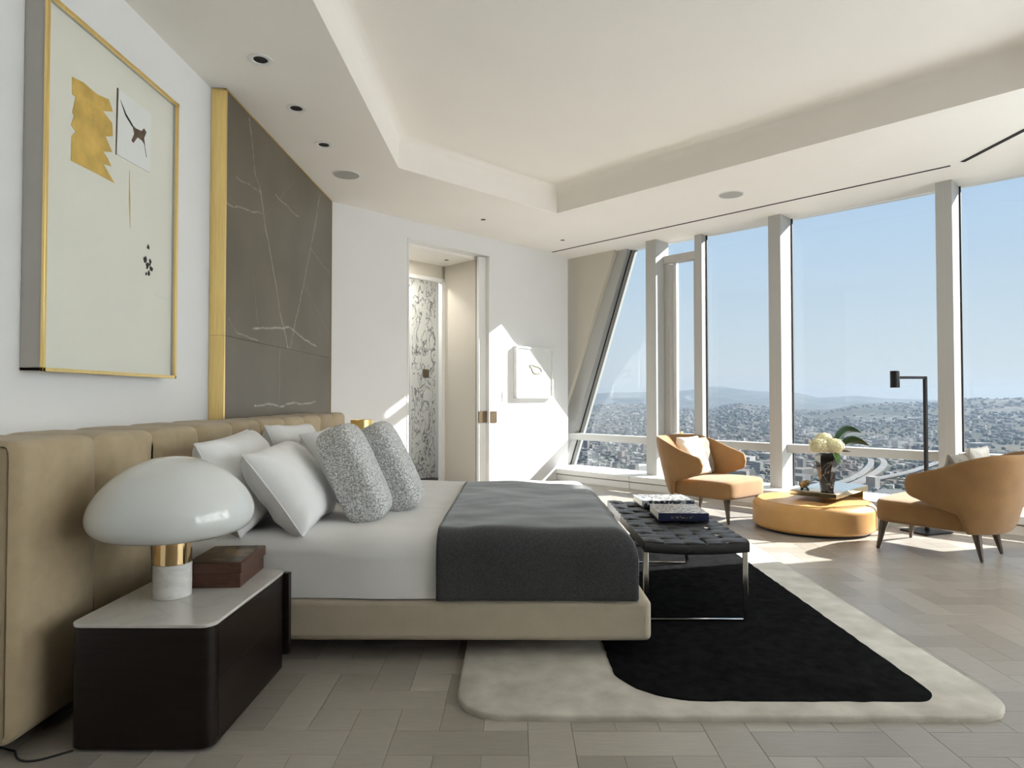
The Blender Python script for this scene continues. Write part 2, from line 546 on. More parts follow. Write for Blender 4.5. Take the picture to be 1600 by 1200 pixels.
# ------------------------------------------------------------------ mesh building
class MB:
    def __init__(self):
        self.v = []
        self.f = []

    def box(self, lo, hi, fr=None):
        fr = fr or (lambda x, y, z: (x, y, z))
        i = len(self.v)
        for z in (lo[2], hi[2]):
            for y in (lo[1], hi[1]):
                for x in (lo[0], hi[0]):
                    self.v.append(tuple(fr(x, y, z)))
        for q in ((0, 2, 3, 1), (4, 5, 7, 6), (0, 1, 5, 4), (2, 6, 7, 3), (0, 4, 6, 2), (1, 3, 7, 5)):
            self.f.append(tuple(i + k for k in q))
        return self

    def prism(self, pts, a, b, fr):
        """polygon pts (2-tuples) extruded from a to b; fr(p, q, h)"""
        i = len(self.v)
        n = len(pts)
        for h in (a, b):
            for p in pts:
                self.v.append(tuple(fr(p[0], p[1], h)))
        self.f.append(tuple(i + k for k in range(n)))
        self.f.append(tuple(i + n + k for k in reversed(range(n))))
        for k in range(n):
            k2 = (k + 1) % n
            self.f.append((i + k, i + k2, i + n + k2, i + n + k))
        return self

    def grid(self, fn, nu, nv, cu=False, cv=False):
        i = len(self.v)
        for a in range(nu):
            for b in range(nv):
                self.v.append(tuple(fn(a / (nu if cu else nu - 1), b / (nv if cv else nv - 1))))
        for a in range(nu if cu else nu - 1):
            for b in range(nv if cv else nv - 1):
                a2, b2 = (a + 1) % nu, (b + 1) % nv
                self.f.append((i + a * nv + b, i + a2 * nv + b, i + a2 * nv + b2, i + a * nv + b2))
        return self

    def lathe(self, prof, c=(0, 0, 0), n=40, caps=True):
        i = len(self.v)
        m = len(prof)
        for k in range(n):
            an = 2 * PI * k / n
            for r, z in prof:
                self.v.append((c[0] + r * math.cos(an), c[1] + r * math.sin(an), c[2] + z))
        for k in range(n):
            k2 = (k + 1) % n
            for j in range(m - 1):
                self.f.append((i + k * m + j, i + k2 * m + j, i + k2 * m + j + 1, i + k * m + j + 1))
        if caps:
            if prof[0][0] > 1e-6:
                self.f.append(tuple(i + k * m for k in reversed(range(n))))
            if prof[-1][0] > 1e-6:
                self.f.append(tuple(i + k * m + m - 1 for k in range(n)))
        return self

    def tube(self, path, rad, n=10):
        path = [Vector(p) for p in path]
        rads = rad if isinstance(rad, (list, tuple)) else [rad] * len(path)
        i = len(self.v)
        m = len(path)
        up = Vector((0, 0, 1))
        for j, p in enumerate(path):
            t = (path[min(j + 1, m - 1)] - path[max(j - 1, 0)]).normalized()
            s = t.cross(up)
            if s.length < 1e-3:
                s = t.cross(Vector((0, 1, 0)))
            s.normalize()
            u = s.cross(t)
            for k in range(n):
                an = 2 * PI * k / n
                self.v.append(tuple(p + (s * math.cos(an) + u * math.sin(an)) * rads[j]))
        for j in range(m - 1):
            for k in range(n):
                k2 = (k + 1) % n
                self.f.append((i + j * n + k, i + j * n + k2, i + (j + 1) * n + k2, i + (j + 1) * n + k))
        self.f.append(tuple(i + k for k in reversed(range(n))))
        self.f.append(tuple(i + (m - 1) * n + k for k in range(n)))
        return self

    def mesh(self, name, material, smooth=None, origin=(0, 0, 0)):
        me = bpy.data.meshes.new(name)
        o = origin
        me.from_pydata([(a - o[0], b - o[1], c - o[2]) for a, b, c in self.v], [], self.f)
        bm = bmesh.new()
        bm.from_mesh(me)
        bmesh.ops.remove_doubles(bm, verts=bm.verts, dist=1e-6)
        bmesh.ops.recalc_face_normals(bm, faces=bm.faces)
        bm.to_mesh(me)
        bm.free()
        if smooth is not None:
            for p in me.polygons:
                p.use_smooth = True
            me.set_sharp_from_angle(angle=math.radians(smooth))
        if material is not None:
            me.materials.append(material)
        me.update()
        return me

    def base(self):
        a = np.array(self.v)
        lo, hi = a.min(0), a.max(0)
        return ((lo[0] + hi[0]) / 2, (lo[1] + hi[1]) / 2, lo[2])


def tag(o, label=None, cat=None, group=None, kind=None):
    if label:
        o['label'] = label
    if cat:
        o['category'] = cat
    if group:
        o['group'] = group
    if kind:
        o['kind'] = kind
    return o


def link(o, parent=None):
    COL.objects.link(o)
    if parent is not None:
        o.parent = parent
    return o


def obj(name, mb, material, parent=None, smooth=None, bevel=0.0, seg=2, subd=0, solid=0.0, recenter=True):
    """one mesh object; a top-level one gets its origin at its base, a part is given in its parent's own space"""
    org = mb.base() if (parent is None and recenter) else (0, 0, 0)
    if bevel and smooth is None:
        smooth = 40
    me = mb.mesh(name, material, smooth, org)
    o = bpy.data.objects.new(name, me)
    o.location = org
    link(o, parent)
    if solid:
        md = o.modifiers.new('solid', 'SOLIDIFY')
        md.thickness = solid
        md.offset = 0
    if bevel:
        md = o.modifiers.new('bevel', 'BEVEL')
        md.width = bevel
        md.segments = seg
        md.limit_method = 'ANGLE'
        md.angle_limit = math.radians(35)
        md.harden_normals = False
    if subd:
        md = o.modifiers.new('sub', 'SUBSURF')
        md.levels = subd
        md.render_levels = subd
    return o


def thing(name, loc, rot=0.0, label=None, cat=None, group=None, kind=None):
    e = bpy.data.objects.new(name, None)
    e.empty_display_size = 0.1
    e.location = loc
    e.rotation_euler = (0, 0, rot)
    link(e)
    return tag(e, label, cat, group, kind)


def copy_tree(o, parent=None):
    c = o.copy()
    link(c)
    c.parent = parent
    for ch in o.children:
        copy_tree(ch, c)
    return c


CX, CY = 0.775, 9.655                 # where the far wall's face ends at the window wall
S2 = 1 / R2


def WF(t, w, z):                      # window wall frame: t along it towards the right, w into the room
    return (CX + t * S2 - w * S2, CY - t * S2 - w * S2, z)


def FF(s, v, z):                      # far wall frame: s along it towards the left, v into the room
    return (CX - s * S2 + v * S2, CY - s * S2 - v * S2, z)


H = 3.30
XL = -2.07
XR = 5.15
YB = -1.8
S_LEFT = (CX - XL) * R2               # s where the far wall meets the left wall
T_RIGHT = ((XR - (10.43 - XR)) + 8.88) / R2

# ------------------------------------------------------------------ structure: floor
fl = MB()                             # the building's slab, out to the glass line
poly = [(XL - 0.05, YB), (XR + 0.05, YB), (XR + 0.05, 10.95 - XR), WF(-0.9, -0.36, 0)[:2], FF(1.2, -2.0, 0)[:2], FF(5.0, -2.0, 0)[:2], (XL - 0.05, 6.0)]
fl.prism(poly, -0.2, -0.0125, lambda p, q, h: (p, q, h))
floor = obj('floor', fl, M['floor_gap'], recenter=False)
tag(floor, kind='structure')

# floor pieces: long pieces crossing in a basket weave with small squares between
PW = 0.1595
GAP = 0.0011
X0, Y0 = 0.2025, 2.20


def piece_mesh(name, nx, ny, material):
    b = MB()
    hx, hy = nx * PW / 2 - GAP / 2, ny * PW / 2 - GAP / 2
    e = 0.0008
    for z, k in ((-0.0125, 0), (-0.0012, 0), (0.0, e)):
        b.v += [(-hx + k, -hy + k, z), (hx - k, -hy + k, z), (hx - k, hy - k, z), (-hx + k, hy - k, z)]
    for r in range(2):
        for k in range(4):
            k2 = (k + 1) % 4
            b.f.append((r * 4 + k, r * 4 + k2, r * 4 + 4 + k2, r * 4 + 4 + k))
    b.f.append((8, 9, 10, 11))
    return b, b.mesh(name, material)


pieces = []
for i in range(-24, 44):
    for j in range(-30, 66):
        a, r = i % 4, j % 4
        cx, cy = X0 + (i + 0.5) * PW, Y0 + (j + 0.5) * PW
        if (r == 0 and a == 1) or (r == 2 and a == 3):
            pieces.append(('h', cx, cy))
        elif (r == 2 and a == 1) or (r == 0 and a == 3):
            pieces.append(('v', cx, cy))
        elif r in (1, 3) and a in (0, 2):
            pieces.append(('s', cx, cy))


def inside_room(x, y):
    if x < XL + 0.02 or x > XR - 0.02 or y < YB + 0.05:
        return False
    if x + y > 10.28:
        return False
    if y - x > 8.94:      # the passage behind the door only
        s = (CX - x) * S2 + (CY - y) * S2
        v = (x - CX) * S2 - (y - CY) * S2
        return 1.7 < s < 4.2 and v > -1.9
    return True


def covered(x, y):
    if -0.12 < x < 1.80 and 2.5 < y < 5.3:
        return True
    if -1.65 < x < 0.6 and 3.0 < y < 5.0:
        return True
    if -1.6 < x < -1.05 and y < 2.95:
        return True
    if x < -1.62:
        return True
    return False


near, rest = [], []
fwv = (cam.matrix_basis.to_3x3() @ Vector((0, 0, -1)))
rtv = (cam.matrix_basis.to_3x3() @ Vector((1, 0, 0)))
upv = (cam.matrix_basis.to_3x3() @ Vector((0, 1, 0)))
for k, x, y in pieces:
    if not inside_room(x, y):
        continue
    d = Vector((x, y, 0)) - cam.location
    dz = d.dot(fwv)
    vis = False
    if dz > 0.5:
        px, py = 800 + 1014 * d.dot(rtv) / dz, 600 - 1014 * d.dot(upv) / dz
        vis = -60 < px < 1660 and py < 1240
    if vis and not covered(x, y) and y - x < 8.88:
        near.append((dz, k, x, y))
    else:
        rest.append((k, x, y))
near.sort()
for dz, k, x, y in near[300:]:
    rest.append((k, x, y))
near = near[:300]
SH = {'h': (3, 1), 'v': (1, 3), 's': (1, 1)}
pm = {k: piece_mesh('floor_plank', *SH[k], M['plank']) for k in SH}
for dz, k, x, y in near:
    o = bpy.data.objects.new('floor_plank', pm[k][1])
    o.location = (x, y, 0)
    link(o, floor)
mb = MB()
for k, x, y in rest:
    i = len(mb.v)
    src = pm[k][0]
    mb.v += [(a + x, b + y, c) for a, b, c in src.v]
    mb.f += [tuple(i + q for q in f) for f in src.f]
o = obj('floor_planks_beyond', mb, M['plank_far'], parent=floor)
tag(o, kind='stuff')


# ------------------------------------------------------------------ structure: walls
mb = MB().box((XL - 0.15, YB, -0.2), (XL, 6.95, H + 0.8))
tag(obj('wall_left', mb, M['wall'], recenter=False), kind='structure')
mb = MB().box((XL - 0.15, YB - 0.15, -0.2), (XR + 0.3, YB, H + 0.8))
tag(obj('wall_back', mb, M['dark_wood'], recenter=False), kind='structure')

S_D0, S_D1, Z_D = 1.56, 2.90, 3.085    # doorway
mb = MB()
mb.box((0.0, -0.16, -0.02), (S_D0, 0, H + 0.1), FF)
mb.box((S_D1, -0.16, -0.02), (S_LEFT + 0.15, 0, H + 0.1), FF)
mb.box((S_D0, -0.16, Z_D), (S_D1, 0, H + 0.1), FF)
tag(obj('wall_far', mb, M['wall'], recenter=False), kind='structure')

# door lining and the pocket door standing half out of the wall
mb = MB()
mb.box((S_D0, -0.16, 0), (S_D0 + 0.035, 0.006, Z_D), FF)
mb.box((S_D1 - 0.02, -0.16, 0), (S_D1, 0.006, Z_D), FF)
mb.box((S_D0, -0.16, Z_D - 0.02), (S_D1, 0.006, Z_D), FF)
tag(obj('trim_1', mb, M['white_trim'], recenter=False), kind='structure')
door = obj('door_1', MB().box((S_D0 + 0.01, -0.105, 0.01), (S_D0 + 0.16, -0.06, Z_D - 0.03), FF), M['white_trim'], recenter=False, bevel=0.002)
tag(door, kind='structure')
obj('door_pull', MB().box((S_D0 + 0.035, -0.062, 0.87), (S_D0 + 0.175, -0.04, 1.02), FF), M['bronze'], parent=door, bevel=0.003)
obj('door_pull_plate', MB().box((S_D0 - 0.10, 0.001, 0.865), (S_D0 + 0.02, 0.012, 1.02), FF), M['bronze'], parent=door, bevel=0.002)
door2 = obj('door_2', MB().box((S_D1 - 0.06, -0.105, 0.01), (S_D1 - 0.01, -0.06, Z_D - 0.03), FF), M['white_trim'], recenter=False, bevel=0.002)
tag(door2, kind='structure')
obj('door_pull', MB().box((S_D1 - 0.075, -0.058, 0.87), (S_D1 - 0.01, -0.035, 1.02), FF), M['chrome'], parent=door2, bevel=0.002)

# passage behind the door
mb = MB()
mb.box((1.60, -0.86, -0.02), (1.69, -0.16, 3.2), FF)                      # right side
mb.box((1.55, -0.86, -0.02), (1.735, -0.81, 3.2), FF)                     # back, beside the inner opening
mb.box((1.6, -0.86, 2.83), (4.4, -0.81, 3.2), FF)                         # back, over the inner opening
mb.box((4.3, -2.0, -0.02), (4.4, -0.16, 3.2), FF)
tag(obj('wall_passage', mb, M['beige_wall'], recenter=False), kind='structure')
tag(obj('ceiling_passage', MB().box((1.0, -2.0, 3.03), (4.4, -0.16, 3.15), FF), M['ceiling'], recenter=False), kind='structure')
tag(obj('trim_2', MB().box((1.69, -0.80, 0.0), (1.70, -0.17, 0.03), FF), M['black_slot'], recenter=False), kind='structure')
mb = MB()
mb.box((1.69, -0.87, 0), (1.75, -0.80, 2.85), FF)
mb.box((1.69, -0.87, 2.80), (4.3, -0.80, 2.85), FF)
tag(obj('trim_3', mb, M['ext_white'], recenter=False), kind='structure')
# bathroom wall beyond: white wall, marble slab, then a window
mb = MB()
mb.box((0.9, -1.6, -0.02), (1.30, -1.52, 3.1), FF)
mb.box((0.9, -1.6, -0.02), (0.98, -0.86, 3.1), FF)
tag(obj('wall_bathroom', mb, M['ext_white'], recenter=False), kind='structure')
slab = obj('wall_marble', MB().box((1.30, -1.585, 0), (1.735, -1.52, 2.97), FF), M['bath_marble'], recenter=False, bevel=0.002)
tag(slab, kind='structure')
wb = thing('window_5', FF(2.6, -1.56, 0), kind='structure')
wbl = wb.location


def rel(fr, o):
    return lambda a, b, c: tuple(Vector(fr(a, b, c)) - Vector(o))


obj('pane', MB().box((1.76, -1.565, 0.1), (4.3, -1.555, 2.85), rel(FF, wbl)), M['glass'], parent=wb)
mb = MB()
mb.box((1.735, -1.6, 0), (1.76, -1.52, 3.03), rel(FF, wbl))
mb.box((1.735, -1.6, 2.85), (4.3, -1.52, 3.03), rel(FF, wbl))
mb.box((1.735, -1.6, 0), (4.3, -1.52, 0.1), rel(FF, wbl))
obj('window_frame', mb, M['ext_white'], parent=wb)
sw = obj('control_panel', MB().box((1.43, -1.52, 1.50), (1.53, -1.508, 1.62), FF), M['bronze'], bevel=0.002)
tag(sw, 'square bronze control plate on the veined marble beyond the doorway', 'switch')
sw = obj('light_switch', MB().box((1.44, -1.52, 1.15), (1.52, -1.512, 1.28), FF), M['white_trim'], bevel=0.002)
tag(sw, 'white wall switch on veined marble below the bronze plate', 'switch')
sw = obj('light_switch', MB().box((1.29, 0.0, 1.155), (1.355, 0.010, 1.275), FF), M['white_trim'], bevel=0.002)
tag(sw, 'white wall switch on the sunlit wall left of the small framed picture', 'switch')


# ------------------------------------------------------------------ structure: ceiling with a tray
def offset_poly(pts, d):
    """inward offset of a convex clockwise or counter-clockwise polygon"""
    n = len(pts)
    area = sum(pts[i][0] * pts[(i + 1) % n][1] - pts[(i + 1) % n][0] * pts[i][1] for i in range(n))
    sg = 1 if area > 0 else -1
    out = []
    for i in range(n):
        p0, p1, p2 = Vector(pts[i - 1]), Vector(pts[i]), Vector(pts[(i + 1) % n])
        e1, e2 = (p1 - p0).normalized(), (p2 - p1).normalized()
        n1, n2 = Vector((-e1.y, e1.x)) * sg, Vector((-e2.y, e2.x)) * sg
        k = d / (1 + n1.dot(n2))
        out.append(tuple(p1 + (n1 + n2) * k))
    return out


outer = [(XL, YB), (XR, YB), (XR, 11.0 - XR), WF(-1.0, -0.40, 0)[:2], FF(1.0, -0.10, 0)[:2], FF(S_LEFT, -0.05, 0)[:2], (XL, 6.6)]
tray = [(-1.072, -0.9), (3.62, -0.9), (3.62, 7.83 - 3.62), (0.468, 7.365), (-1.073, 5.888)]
bm = bmesh.new()


def loop(pts, z):
    vsx = [bm.verts.new((p[0], p[1], z)) for p in pts]
    es = [bm.edges.new((vsx[i], vsx[(i + 1) % len(vsx)])) for i in range(len(vsx))]
    return vsx, es


vo, eo = loop(outer, H)
vi, ei = loop(tray, H)
bmesh.ops.triangle_fill(bm, edges=eo + ei, use_beauty=True)
prev = vi
TR, TC = 0.20, 0.10
prof = [(0, TR)] + [(TC * (1 - math.cos(a)), TR + TC * math.sin(a)) for a in [PI / 2 * k / 8 for k in range(1, 9)]]
for off, z in prof:
    pts = offset_poly(tray, off) if off > 0 else tray
    cur = [bm.verts.new((p[0], p[1], H + z)) for p in pts]
    for i in range(len(cur)):
        j = (i + 1) % len(cur)
        f = bm.faces.new((prev[i], prev[j], cur[j], cur[i]))
        f.smooth = True
    prev = cur
bm.faces.new(prev)
bmesh.ops.recalc_face_normals(bm, faces=bm.faces)
me = bpy.data.meshes.new('ceiling')
bm.to_mesh(me)
bm.free()
me.set_sharp_from_angle(angle=math.radians(30))
me.materials.append(M['ceiling'])
ceil = link(bpy.data.objects.new('ceiling', me))
tag(ceil, kind='structure')


def ceiling_slot(p, q, width, name='slot_diffuser'):
    a, b = Vector(p), Vector(q)
    t = (b - a).normalized()
    n = Vector((-t.y, t.x)) * width / 2
    mbx = MB()
    pts = [a + n, b + n, b - n, a - n]
    mbx.prism([tuple(v) for v in pts], H - 0.005, H - 0.0005, lambda x, y, z: (x, y, z))
    o = obj(name, mbx, M['black_slot'])
    return o


o = ceiling_slot((0.527, 9.334), (3.936, 5.861), 0.022)
tag(o, 'thin black slot in the ceiling running beside the window heads', 'air slot')
o = ceiling_slot((3.98, 5.76), (4.03, 2.0), 0.040)
tag(o, 'short wide black ceiling slot leaving the picture at upper right', 'air slot')


def downlight(x, y, z, r, label, trim=True, group=None):
    t = thing('downlight', (x, y, z), label=label, cat='downlight', group=group)
    if trim:
        obj('trim_ring', MB().lathe([(r * 1.75, 0.0), (r * 1.75, -0.004), (r * 1.25, -0.007), (r * 1.05, -0.003), (r * 1.02, 0.0)], (0, 0, 0), 28, caps=False), M['white_trim'], parent=t, smooth=40)
    obj('aperture', MB().lathe([(0.0, -0.0025), (r, -0.0025)], (0, 0, 0), 24, caps=False), M['black_slot'], parent=t)
    return t


downlight(-1.587, 3.982, H, 0.042, 'round recessed downlight nearest the camera above the headboard')
downlight(-1.594, 4.66, H, 0.042, 'middle one of three round downlights beside the dark marble')
downlight(-1.595, 5.34, H, 0.042, 'round recessed downlight next to the ceiling speaker by the marble')
downlight(-0.385, 7.617, H, 0.03, 'tiny black pinhole downlight above the doorway', trim=False)
downlight(0.624, 8.62, H, 0.03, 'tiny black pinhole downlight by the end of the ceiling slot', trim=False)
hl = FF(1.95, -0.45, 3.03)
hall_dl = downlight(hl[0], hl[1], 3.03, 0.03, 'tiny black pinhole downlight in the passage ceiling', trim=False)


def lamp_in(name, loc, watts, size=0.25):
    ld = bpy.data.lights.new(name, 'AREA')
    ld.shape = 'DISK'
    ld.size = size
    ld.energy = watts
    ld.color = (1.0, 0.95, 0.88)
    lo_ = bpy.data.objects.new(name, ld)
    lo_.location = loc
    link(lo_)
    return lo_


lamp_in('passage_fill', FF(2.7, -0.48, 3.02), 14)  # added fill lamp, brightens the passage; separate from the pinhole downlight
lamp_in('bathroom_fill', FF(2.2, -1.2, 3.02), 18)  # unseen fill lamp added so the marble beyond the doorway isn't dark


def ceiling_speaker(x, y, label):
    t = thing('ceiling_speaker', (x, y, H), label=label, cat='speaker', group='round ceiling speakers')
    obj('rim', MB().lathe([(0.128, 0.0), (0.128, -0.005), (0.120, -0.006), (0.118, 0)], (0, 0, 0), 40, caps=False), M['white_trim'], parent=t, smooth=40)
    obj('grille', MB().lathe([(0.0, -0.004), (0.119, -0.004)], (0, 0, 0), 40, caps=False), M['shell_grey'], parent=t)


ceiling_speaker(-1.599, 6.069, 'round grey ceiling speaker above the dark marble panel')
ceiling_speaker(2.227, 6.69, 'round grey ceiling speaker near the windows')

# ------------------------------------------------------------------ structure: window wall
GW = -0.31                            # glass line
base = thing('trim_4', WF(3, 0.27, 0), kind='structure')
bl = base.location
WR = rel(WF, bl)
t_j = [0.0, 1.28, 3.05, 4.72, T_RIGHT]
for a, b in zip(t_j[:-1], t_j[1:]):
    mb = MB()
    mb.box((a + 0.002, -0.36, 0.095), (b - 0.002, 0.275, 0.168), WR)
    obj('sill_panel', mb, M['white_trim'], parent=base, bevel=0.004)
    obj('plinth_panel', MB().box((a + 0.003, -0.36, 0.0), (b - 0.003, 0.262, 0.085), WR), M['white_trim'], parent=base, bevel=0.002)
obj('sill_panel', MB().box((-0.9, -0.36, -0.02), (0.0, -0.02, 0.168), WR), M['white_trim'], parent=base)
obj('shadow_gap', MB().box((0.0, -0.36, 0.0), (T_RIGHT, 0.24, 0.1), WR), M['floor_gap'], parent=base)

MULL = [(1.367, 1.526), (3.039, 3.183), (4.701, 4.84), (6.30, 6.45)]
Z_TR0, Z_TR1 = 0.568, 0.66


def window(n, t0, t1):
    w = thing('window_%d' % n, WF((t0 + t1) / 2, 0, 0.168), kind='structure')
    return w, rel(WF, w.location)


def mullion(w, fr, a, b):
    obj('mullion', MB().box((a, GW, 0.168), (b, 0.0, H), fr), M['alu'], parent=w, bevel=0.003)
    obj('mullion_groove', MB().box(((a + b) / 2 - 0.002, -0.003, 0.168), ((a + b) / 2 + 0.001, 0.0008, H), fr), M['frame_grey'], parent=w)


def gasket(w, fr, t):
    obj('gasket', MB().box((t, GW - 0.01, 0.168), (t + 0.014, GW + 0.012, H), fr), M['gasket'], parent=w)


def pane(w, fr, t0, t1, z0, z1):
    obj('pane', MB().box((t0, GW - 0.018, z0), (t1, GW - 0.008, z1), fr), M['glass'], parent=w)


# left bay with the leaning brace
w1, f1 = window(1, -0.5, 1.367)


def bt(z, t_hi, z_hi, t_lo, z_lo):
    return t_lo + (z - z_lo) * (t_hi - t_lo) / (z_hi - z_lo)


def brace_prism(za, zb, left, right, w0, w1_, fr):
    pts = [(left(za), za), (right(za), za), (right(zb), zb), (left(zb), zb)]
    return MB().prism(pts, w0, w1_, lambda p, q, h: fr(p, h, q))


fR = lambda z: bt(z, 0.981, 3.426, -0.106, 0.53)
fL = lambda z: bt(z, 0.794, 3.422, -0.21, 1.014)
gR = lambda z: bt(z, 1.048, 3.442, -0.137, 0.19) - 0.045
W_BR = (10.43 - 10.72) / R2
mb = MB()
i0 = 0.168
vsb = []
for z in (i0, H):
    for (tt, ww) in ((fL(z), W_BR), (fR(z), W_BR), (gR(z) - 0.03, GW), (fL(z), GW)):
        vsb.append(f1(tt, ww, z))
mb.v = vsb
mb.f = [(0, 1, 2, 3), (7, 6, 5, 4), (0, 4, 5, 1), (1, 5, 6, 2), (2, 6, 7, 3), (3, 7, 4, 0)]
obj('brace', mb, M['alu'], parent=w1)
obj('brace_gasket', brace_prism(i0, H, lambda z: gR(z) - 0.03, lambda z: gR(z) - 0.014, GW - 0.004, GW + 0.008, f1), M['gasket'], parent=w1)
obj('brace_frame', brace_prism(i0, H, lambda z: gR(z) - 0.03, lambda z: gR(z) + 0.035, GW - 0.07, GW - 0.02, f1), M['alu'], parent=w1)
mb = MB()
mb.prism([(-0.9, i0), (fL(i0) + 0.02, i0), (fL(H) + 0.02, H), (-0.9, H)], GW + 0.01, -0.13, lambda p, q, h: f1(p, h, q))
obj('infill_panel', mb, M['beige_wall'], parent=w1)
obj('transom', MB().box((fR(Z_TR0) - 0.0, GW, Z_TR0), (1.367, -0.13, Z_TR1), f1), M['alu'], parent=w1, bevel=0.003)
mb = MB()
mb.prism([(gR(Z_TR1), Z_TR1), (1.38, Z_TR1), (1.38, H), (gR(H), H)], GW - 0.018, GW - 0.008, lambda p, q, h: f1(p, h, q))
obj('pane', mb, M['glass'], parent=w1)
mb = MB()
mb.prism([(gR(i0), i0), (1.38, i0), (1.38, Z_TR0), (gR(Z_TR0), Z_TR0)], GW - 0.018, GW - 0.008, lambda p, q, h: f1(p, h, q))
obj('pane', mb, M['glass'], parent=w1)
mullion(w1, f1, *MULL[0])

# second bay: a narrow opening vent beside the mullion, then a wide pane
w2, f2 = window(2, 1.526, 3.039)
VW = -0.20
obj('vent_stile', MB().box((1.527, GW, 0.72), (1.615, VW, 2.98), f2), M['frame_grey'], parent=w2, bevel=0.004)
obj('vent_stile', MB().box((1.965, GW, 0.72), (1.99, VW, 2.98), f2), M['alu'], parent=w2, bevel=0.004)
obj('vent_rail', MB().box((1.527, GW, 3.0), (1.99, VW + 0.01, 3.10), f2), M['frame_grey'], parent=w2, bevel=0.004)
obj('vent_rail', MB().box((1.527, GW, 0.66), (1.99, VW + 0.01, 0.725), f2), M['frame_grey'], parent=w2, bevel=0.004)
obj('vent_reveal', MB().box((1.615, GW - 0.02, 0.725), (1.665, GW + 0.03, 3.0), f2), M['white_trim'], parent=w2)
obj('vent_handle', MB().box((1.76, VW, 0.70), (1.80, VW + 0.035, 0.755), f2), M['gold'], parent=w2, bevel=0.004)
obj('vent_mullion', MB().box((1.985, GW, 0.168), (2.088, VW + 0.01, H), f2), M['alu'], parent=w2, bevel=0.003)
obj('transom', MB().box((1.526, GW, Z_TR0), (3.039, -0.13, Z_TR1), f2), M['alu'], parent=w2, bevel=0.003)
pane(w2, f2, 1.53, 1.99, 3.10, H)
pane(w2, f2, 1.66, 1.97, 0.725, 3.0)
pane(w2, f2, 2.08, 3.05, Z_TR1, H)
pane(w2, f2, 1.53, 3.05, i0, Z_TR0)
gasket(w2, f2, 2.088)
mullion(w2, f2, *MULL[1])

w3, f3 = window(3, 3.183, 4.701)
obj('transom', MB().box((3.183, GW, Z_TR0), (4.701, -0.13, Z_TR1), f3), M['alu'], parent=w3, bevel=0.003)
pane(w3, f3, 3.17, 4.71, Z_TR1, H)
pane(w3, f3, 3.17, 4.71, i0, Z_TR0)
gasket(w3, f3, 3.183)
mullion(w3, f3, *MULL[2])

w4, f4 = window(4, 4.84, 6.3)
obj('transom', MB().box((4.84, GW, Z_TR0), (6.2, -0.13, Z_TR1), f4), M['alu'], parent=w4, bevel=0.003)
pane(w4, f4, 4.83, 6.25, Z_TR1, H)
pane(w4, f4, 4.83, 6.25, i0, Z_TR0)
gasket(w4, f4, 4.84)
obj('corner_post', MB().box((T_RIGHT - 0.10, GW - 0.05, 0.0), (T_RIGHT + 0.25, 0.0, H), f4), M['alu'], parent=w4)

# right wall: tall windows with their roller shades down
mb = MB()
mb.box((XR, YB, -0.02), (XR + 0.25, 10.43 - XR + 0.15, 0.168))
ys = [YB, -0.25, 1.45, 3.15, 4.85, 5.30]
for y in ys:
    mb.box((XR + 0.02, y - 0.07, 0.168), (XR + 0.25, y + 0.07, H + 0.05))
mb.box((XR, 4.80, 0.168), (XR + 0.25, 5.60, H + 0.05))
mb.box((XR, YB, H - 0.02), (XR + 0.4, 5.6, H + 0.9))
tag(obj('wall_right', mb, M['wall'], recenter=False), kind='structure')
for i, (a, b) in enumerate(zip(ys[:4], ys[1:5])):
    w = thing('window_%d' % (6 + i), (XR + 0.1, (a + b) / 2, 0.168), kind='structure')
    hy = (b - a) / 2
    obj('pane', MB().box((0.09, -hy, 0), (0.10, hy, H - 0.168)), M['glass'], parent=w)
    mb = MB().grid(lambda u, v: (-0.02, -hy + u * 2 * hy, -0.01 + v * (H - 0.14)), 2, 2)
    obj('roller_shade', mb, M['shade'], parent=w)

# ------------------------------------------------------------------ marble feature panel on the left wall
panel = thing('marble_panel', (XL, 5.6, 0.0), label='dark grey-brown marble wall panel with pale veins and gold edges', cat='wall panel')
XM = -1.967


def PL(x, y, z):
    return (x - XL, y - 5.6, z)


mg = M['grey_marble']
# veins are laid out in world coordinates on the slab, so its slabs keep their vertices there
for z0, z1 in ((0.02, 1.617), (1.619, H - 0.012)):
    b = MB().prism([(XL + 0.002, 4.372), (XM, 4.372), (XM, 6.894), (XL + 0.002, 6.79)], z0, z1, lambda p, q, h: (p, q, h))
    o = obj('marble_slab', b, mg, parent=panel, bevel=0.0015)
    o.matrix_parent_inverse = Matrix.Translation(panel.location).inverted()
for z0, z1 in ((0.02, 1.6165), (1.618, H - 0.001)):
    obj('gold_edge', MB().box((XL + 0.001, 4.352, z0), (XM + 0.003, 4.371, z1), PL), M['gold'], parent=panel, bevel=0.001)
obj('gold_edge', MB().box((XM - 0.02, 4.352, H - 0.011), (XM + 0.003, 6.885, H - 0.001), PL), M['gold'], parent=panel)
obj('gold_edge', MB().box((XM - 0.01, 6.886, 0.02), (XM + 0.003, 6.898, H - 0.012), PL), M['gold'], parent=panel)

# ------------------------------------------------------------------ large picture on the left wall
pic = thing('framed_picture', (XL, 3.22, 1.30), label='large white picture in a thin gold frame with gold leaf patch above headboard', cat='picture')
XF = -1.975


def PC(x, y, z):
    return (x - XL, y - 3.22, z - 1.30)


